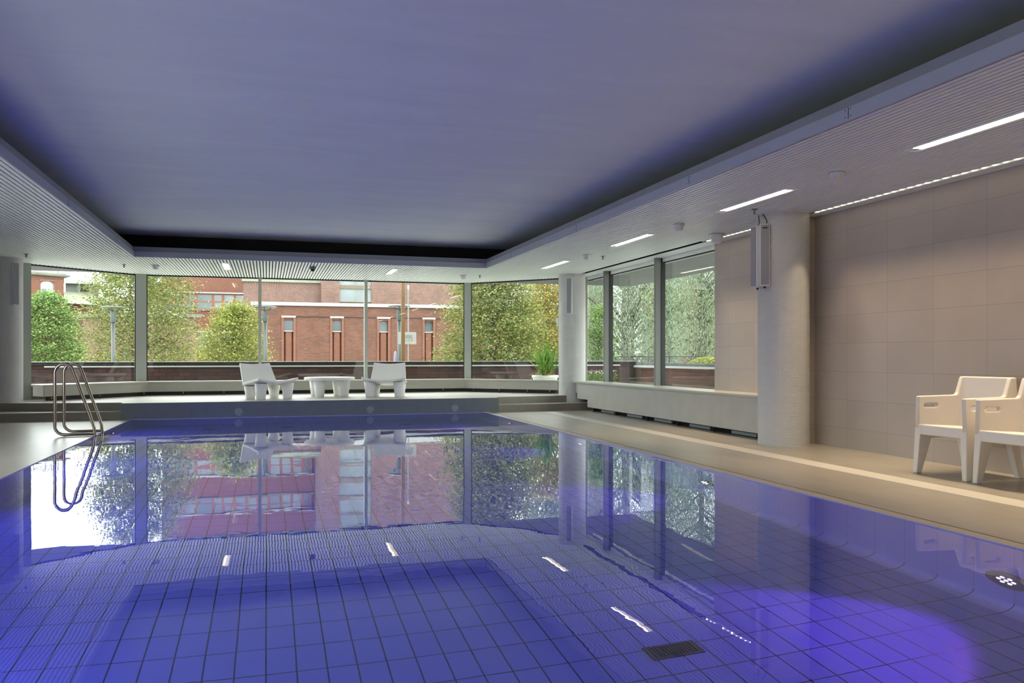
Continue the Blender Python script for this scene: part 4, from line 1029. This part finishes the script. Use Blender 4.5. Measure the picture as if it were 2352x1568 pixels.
far_house(1376, 66, 40, 14.0, 'orange brick house seen in the narrow right window')

def side_block(x, y0, y1, h, label, s_):  # unseen block added to hide bright sky from the bay pane reflections
    t = thing('brick_house', label, 'building', (x, y0, -0.8))
    f = MB(); f.box(min(0, s_ * 8), max(0, s_ * 8), 0, y1 - y0, 0, h); f.build('wall', 'brick_brown', t)
    f = MB(); f.box(min(-0.3 * s_, s_ * 8.3), max(-0.3 * s_, s_ * 8.3), -0.3, y1 - y0 + 0.3, h, h + 0.3); f.build('roof', 'roof_grey', t)
    return t
side_block(44, -30, 26, 8.5, 'unseen long low brick block on the right, added to darken pane reflections', 1)
side_block(-46, -30, 30, 6.5, 'unseen long low brick block on the left, added to darken pane reflections', -1)

# trees ---------------------------------------------------------------
def leaf_quad(f, c, n, up, L, Wd):
    a = n.cross(up)
    if a.length < 1e-3: a = n.cross(Vector((1, 0, 0)))
    a.normalize(); b = a.cross(n).normalized()
    k = f.pts([c - b * L * 0.5, c + a * Wd * 0.5 - b * 0.05 * L, c + b * L * 0.5, c - a * Wd * 0.5 - b * 0.05 * L]); f.face([k, k + 1, k + 2, k + 3])
def tree(name, label, px, t_, z0, z1, rad, leafm, nclump, per, L, seed, shape='oval', droop=0.0, trunk=0.10, group='trees outside the windows', sq=1.0):
    rnd = random.Random(seed); p = at(px, t_)
    t = thing(name, label, 'tree', (p.x, p.y, -0.8), 0, group)
    f = MB(); h = z1 + 0.8
    f.tube([(0, 0, 0), (0.04, 0.02, h * 0.35), (-0.03, 0, h * 0.6), (0.02, 0.02, h * 0.9)], [trunk, trunk * 0.8, trunk * 0.5, trunk * 0.15], 10)
    clumps = []
    zc0 = z0 + 0.8
    for i in range(nclump):
        v = rnd.random(); z = zc0 + (h - zc0) * v
        if shape == 'oval': r = rad * math.sqrt(max(0.05, 1 - (2 * v - 0.85) ** 2 / 1.5))
        elif shape == 'cone': r = rad * (1.08 - 0.75 * v ** 1.6)
        elif shape == 'dome': r = rad * math.sqrt(max(0.03, 1 - v * v * 0.97))
        elif shape == 'wide': r = rad
        rr = r * rnd.random() ** 0.45; a = rnd.random() * 2 * PI
        c = Vector((rr * math.cos(a) * sq, rr * math.sin(a) , z + rnd.uniform(-0.1, 0.1))); clumps.append(c)
    for c in clumps[:70]:
        s = Vector((0, 0, max(0.4, c.z - c.xy.length * 0.7)))
        f.tube([s, (s + c) * 0.5 + Vector((0, 0, 0.06)), c], [trunk * 0.22, trunk * 0.13, trunk * 0.05], 5, cap=False)
    f.build('trunk', 'bark', t)
    f = MB()
    cr_ = rad * 0.16 + 0.10
    for c in clumps:
        for _ in range(per):
            o = Vector((rnd.gauss(0, 1), rnd.gauss(0, 1), rnd.gauss(0, 0.6))) * cr_ * 0.6
            if droop:
                o = Vector((o.x * 0.6, o.y * 0.6, -abs(rnd.gauss(0, 1)) * droop))
                n = Vector((rnd.gauss(0, 1), rnd.gauss(0, 1), 0.1)).normalized(); up = Vector((rnd.gauss(0, .55), rnd.gauss(0, .55), -1))
            else:
                n = Vector((rnd.gauss(0, 0.7), rnd.gauss(0, 0.7), 1)).normalized(); up = Vector((rnd.gauss(0, 1), rnd.gauss(0, 1), -0.4)).normalized()
            s = L * rnd.uniform(0.7, 1.3)
            leaf_quad(f, c + o, n, up, s, s * (0.30 if droop else 0.72))
    f.build('foliage', leafm, t)
    return t
tree('leafy_tree', 'fresh green tree at the far left edge of the bay windows', 106, 50, -0.5, 4.75, 2.2, 'leaf_green', 800, 44, 0.13, 1, 'dome', sq=1.0)
tree('leafy_tree', 'large yellow green tree behind the left corner post of the windows', 322, 28, -0.2, 5.3, 1.8, 'leaf_yellow', 1000, 46, 0.072, 2, 'oval')
tree('leafy_tree', 'small bright yellow green tree before the orange building', 540, 25.6, 0.1, 2.62, 1.15, 'leaf_bright', 440, 44, 0.064, 3, 'dome', trunk=0.07)
tree('leafy_tree', 'large yellow green tree behind the right corner post of the windows', 1130, 23.5, 0.2, 4.4, 1.6, 'leaf_yellow', 950, 46, 0.07, 4, 'cone', trunk=0.12)
tree('leafy_tree', 'orange tinted tree behind the sword leaved plant', 1256, 27, 0.2, 3.6, 1.0, 'leaf_orange', 340, 42, 0.075, 5, 'oval', trunk=0.07)
tree('willow_tree', 'pale willow tree beyond the right end of the bay windows', 1255, 36, 0.0, 6.5, 2.2, 'leaf_willow', 420, 44, 0.17, 6, 'oval', droop=0.5, trunk=0.2)
tree('willow_tree', 'large pale willow with a leaning trunk in the middle right window', 1440, 29, 0.9, 7.2, 2.3, 'leaf_willow', 1600, 48, 0.085, 7, 'wide', droop=0.34, trunk=0.28)
tree('willow_tree', 'large pale willow in the window beside the tiled wall', 1612, 31.5, 1.3, 7.8, 2.3, 'leaf_willow', 1600, 48, 0.085, 8, 'wide', droop=0.34, trunk=0.22)
tree('leafy_tree', 'slender bright green shrub tree in the narrow right window', 1376, 22.0, 0.3, 2.35, 0.40, 'leaf_green', 110, 46, 0.055, 9, 'oval', trunk=0.03)
tree('leafy_tree', 'dark green tree behind the large left tree', 300, 74, 0.0, 12.5, 2.6, 'leaf_green', 170, 30, 0.35, 12, 'oval', trunk=0.2)
tree('willow_tree', 'pale willow further right in the garden, outside the picture', 1900, 31, 0.3, 7.0, 2.6, 'leaf_willow', 500, 40, 0.15, 21, 'wide', droop=0.34, trunk=0.22)
tree('willow_tree', 'second pale willow further right in the garden, outside the picture', 2250, 30, 0.3, 7.0, 2.8, 'leaf_willow', 500, 40, 0.15, 22, 'wide', droop=0.34, trunk=0.22)
tree('leafy_tree', 'dark green garden tree further right, outside the picture', 1760, 38, 0.0, 6.5, 2.6, 'leaf_green', 400, 40, 0.15, 23, 'oval', trunk=0.2)
# bright bush on the right
p = at(1628, 19.4); f = MB(); rnd = random.Random(31)
for i in range(2600):
    a = rnd.random() * 2 * PI; e_ = rnd.random(); r_ = 0.50 * rnd.random() ** 0.5
    c = Vector((r_ * math.cos(a), r_ * math.sin(a), 0.28 * math.sqrt(max(0, 1 - (r_ / 0.55) ** 2)) * rnd.uniform(0.7, 1.05)))
    leaf_quad(f, c, Vector((rnd.gauss(0, .7), rnd.gauss(0, .7), 1)).normalized(), Vector((rnd.gauss(0, 1), rnd.gauss(0, 1), 0.3)), 0.06, 0.035)
t = thing('garden_bush', 'rounded yellow green bush behind the right parapet', 'bush', (p.x, p.y, 0.72)); f.build('foliage', 'leaf_bright', t)
f = MB(); f.tube([(0, 0, -1.52), (0, 0, 0.15)], [0.05, 0.02], 8); f.build('stem', 'bark', t)
# metal railing beyond
a = at(1405, 26, -0.8); b = at(1700, 21, -0.8)
t = thing('iron_railing', 'black iron railing under the willows outside the right windows', 'railing')
f = MB()
for z in (0.50, 1.02): f.tube([(a.x, a.y, z), (b.x, b.y, z)], 0.014, 6)
f.build('rail', 'fence_black', t)
f = MB(); n = 96
for i in range(n):
    q = a.lerp(b, i / (n - 1)); f.tube([(q.x, q.y, -0.8), (q.x, q.y, 1.02)], 0.007, 5)
f.build('balusters', 'fence_black', t)
for i in range(7):
    q = a.lerp(b, i / 6); f = MB(); f.tube([(q.x, q.y, -0.8), (q.x, q.y, 1.16)], 0.022, 6); f.build('post', 'fence_black', t)

# sword leaved plant in a white planter, on the terrace
p = at(1252, 17.6); t = thing('potted_dracaena', 'spiky green potted plant outside the right pane of the bay', 'plant', (p.x, p.y, 0.22))
f = MB(); f.lathe([(0.22, 0), (0.27, 0.34), (0.29, 0.34), (0.29, 0.39), (0.255, 0.39), (0.25, 0.35), (0.001, 0.35)], 28, cap=False); f.build('pot', 'white_plastic', t)
f = MB(); f.lathe([(0.25, 0.33), (0.001, 0.34)], 20, cap=False); f.build('soil', 'soil', t)
rnd = random.Random(5)
def blade(f, base, az, el, L, wd, bend):
    P = []; n = 7; d = Vector((math.cos(az) * math.cos(el), math.sin(az) * math.cos(el), math.sin(el))); c = Vector(base); side = Vector((-math.sin(az), math.cos(az), 0))
    k = len(f.v)
    for i in range(n + 1):
        s = i / n; w_ = wd * (0.7 + 0.6 * s) * (1 - s ** 3) + 0.001
        f.pts([c - side * w_, c + side * w_]); c = c + d * (L / n); d = (d + Vector((0, 0, -bend / n * (0.4 + s)))).normalized()
    for i in range(n): f.face([k + 2 * i, k + 2 * i + 1, k + 2 * i + 3, k + 2 * i + 2], 0, True)
f = MB()
for i in range(120): blade(f, (rnd.gauss(0, .05), rnd.gauss(0, .05), 0.34 + rnd.random() * 0.2), rnd.random() * 2 * PI, math.radians(rnd.uniform(35, 88)), rnd.uniform(0.45, 0.80), 0.012, rnd.uniform(0.3, 1.2))
f.build('leaves', 'leaf_sword', t)
f = MB()
for i in range(30): blade(f, (rnd.gauss(0, .04), rnd.gauss(0, .04), 0.36), rnd.random() * 2 * PI, math.radians(rnd.uniform(15, 50)), rnd.uniform(0.3, 0.5), 0.012, rnd.uniform(1.0, 2.0))
f.build('dry_leaves', 'leaf_straw', t)
# white flowered planter seen in the narrow right window
p = at(1376, 17.9); t = thing('flower_planter', 'low planter of white flowers outside the narrow right window', 'plant', (p.x, p.y, 0.22))
f = MB(); f.box(-0.35, 0.35, -0.2, 0.2, 0, 0.22); f.build('box', 'grey_box', t)
f = MB(); g2 = MB()
for i in range(900):
    x, y = rnd.uniform(-0.36, 0.36), rnd.uniform(-0.22, 0.22); z = 0.2 + rnd.random() * 0.22
    leaf_quad(f, Vector((x, y, z)), Vector((rnd.gauss(0, 1), rnd.gauss(0, 1), 1)).normalized(), Vector((0.3, 0.2, 1)), 0.06, 0.02)
for i in range(120):
    x, y = rnd.uniform(-0.36, 0.36), rnd.uniform(-0.22, 0.22); leaf_quad(g2, Vector((x, y, 0.42 + rnd.random() * 0.07)), Vector((rnd.gauss(0, .5), rnd.gauss(0, .5), 1)).normalized(), Vector((1, 0.2, 0.1)), 0.03, 0.03)
f.build('leaves', 'leaf_green', t); g2.build('flowers', 'petal_white', t)
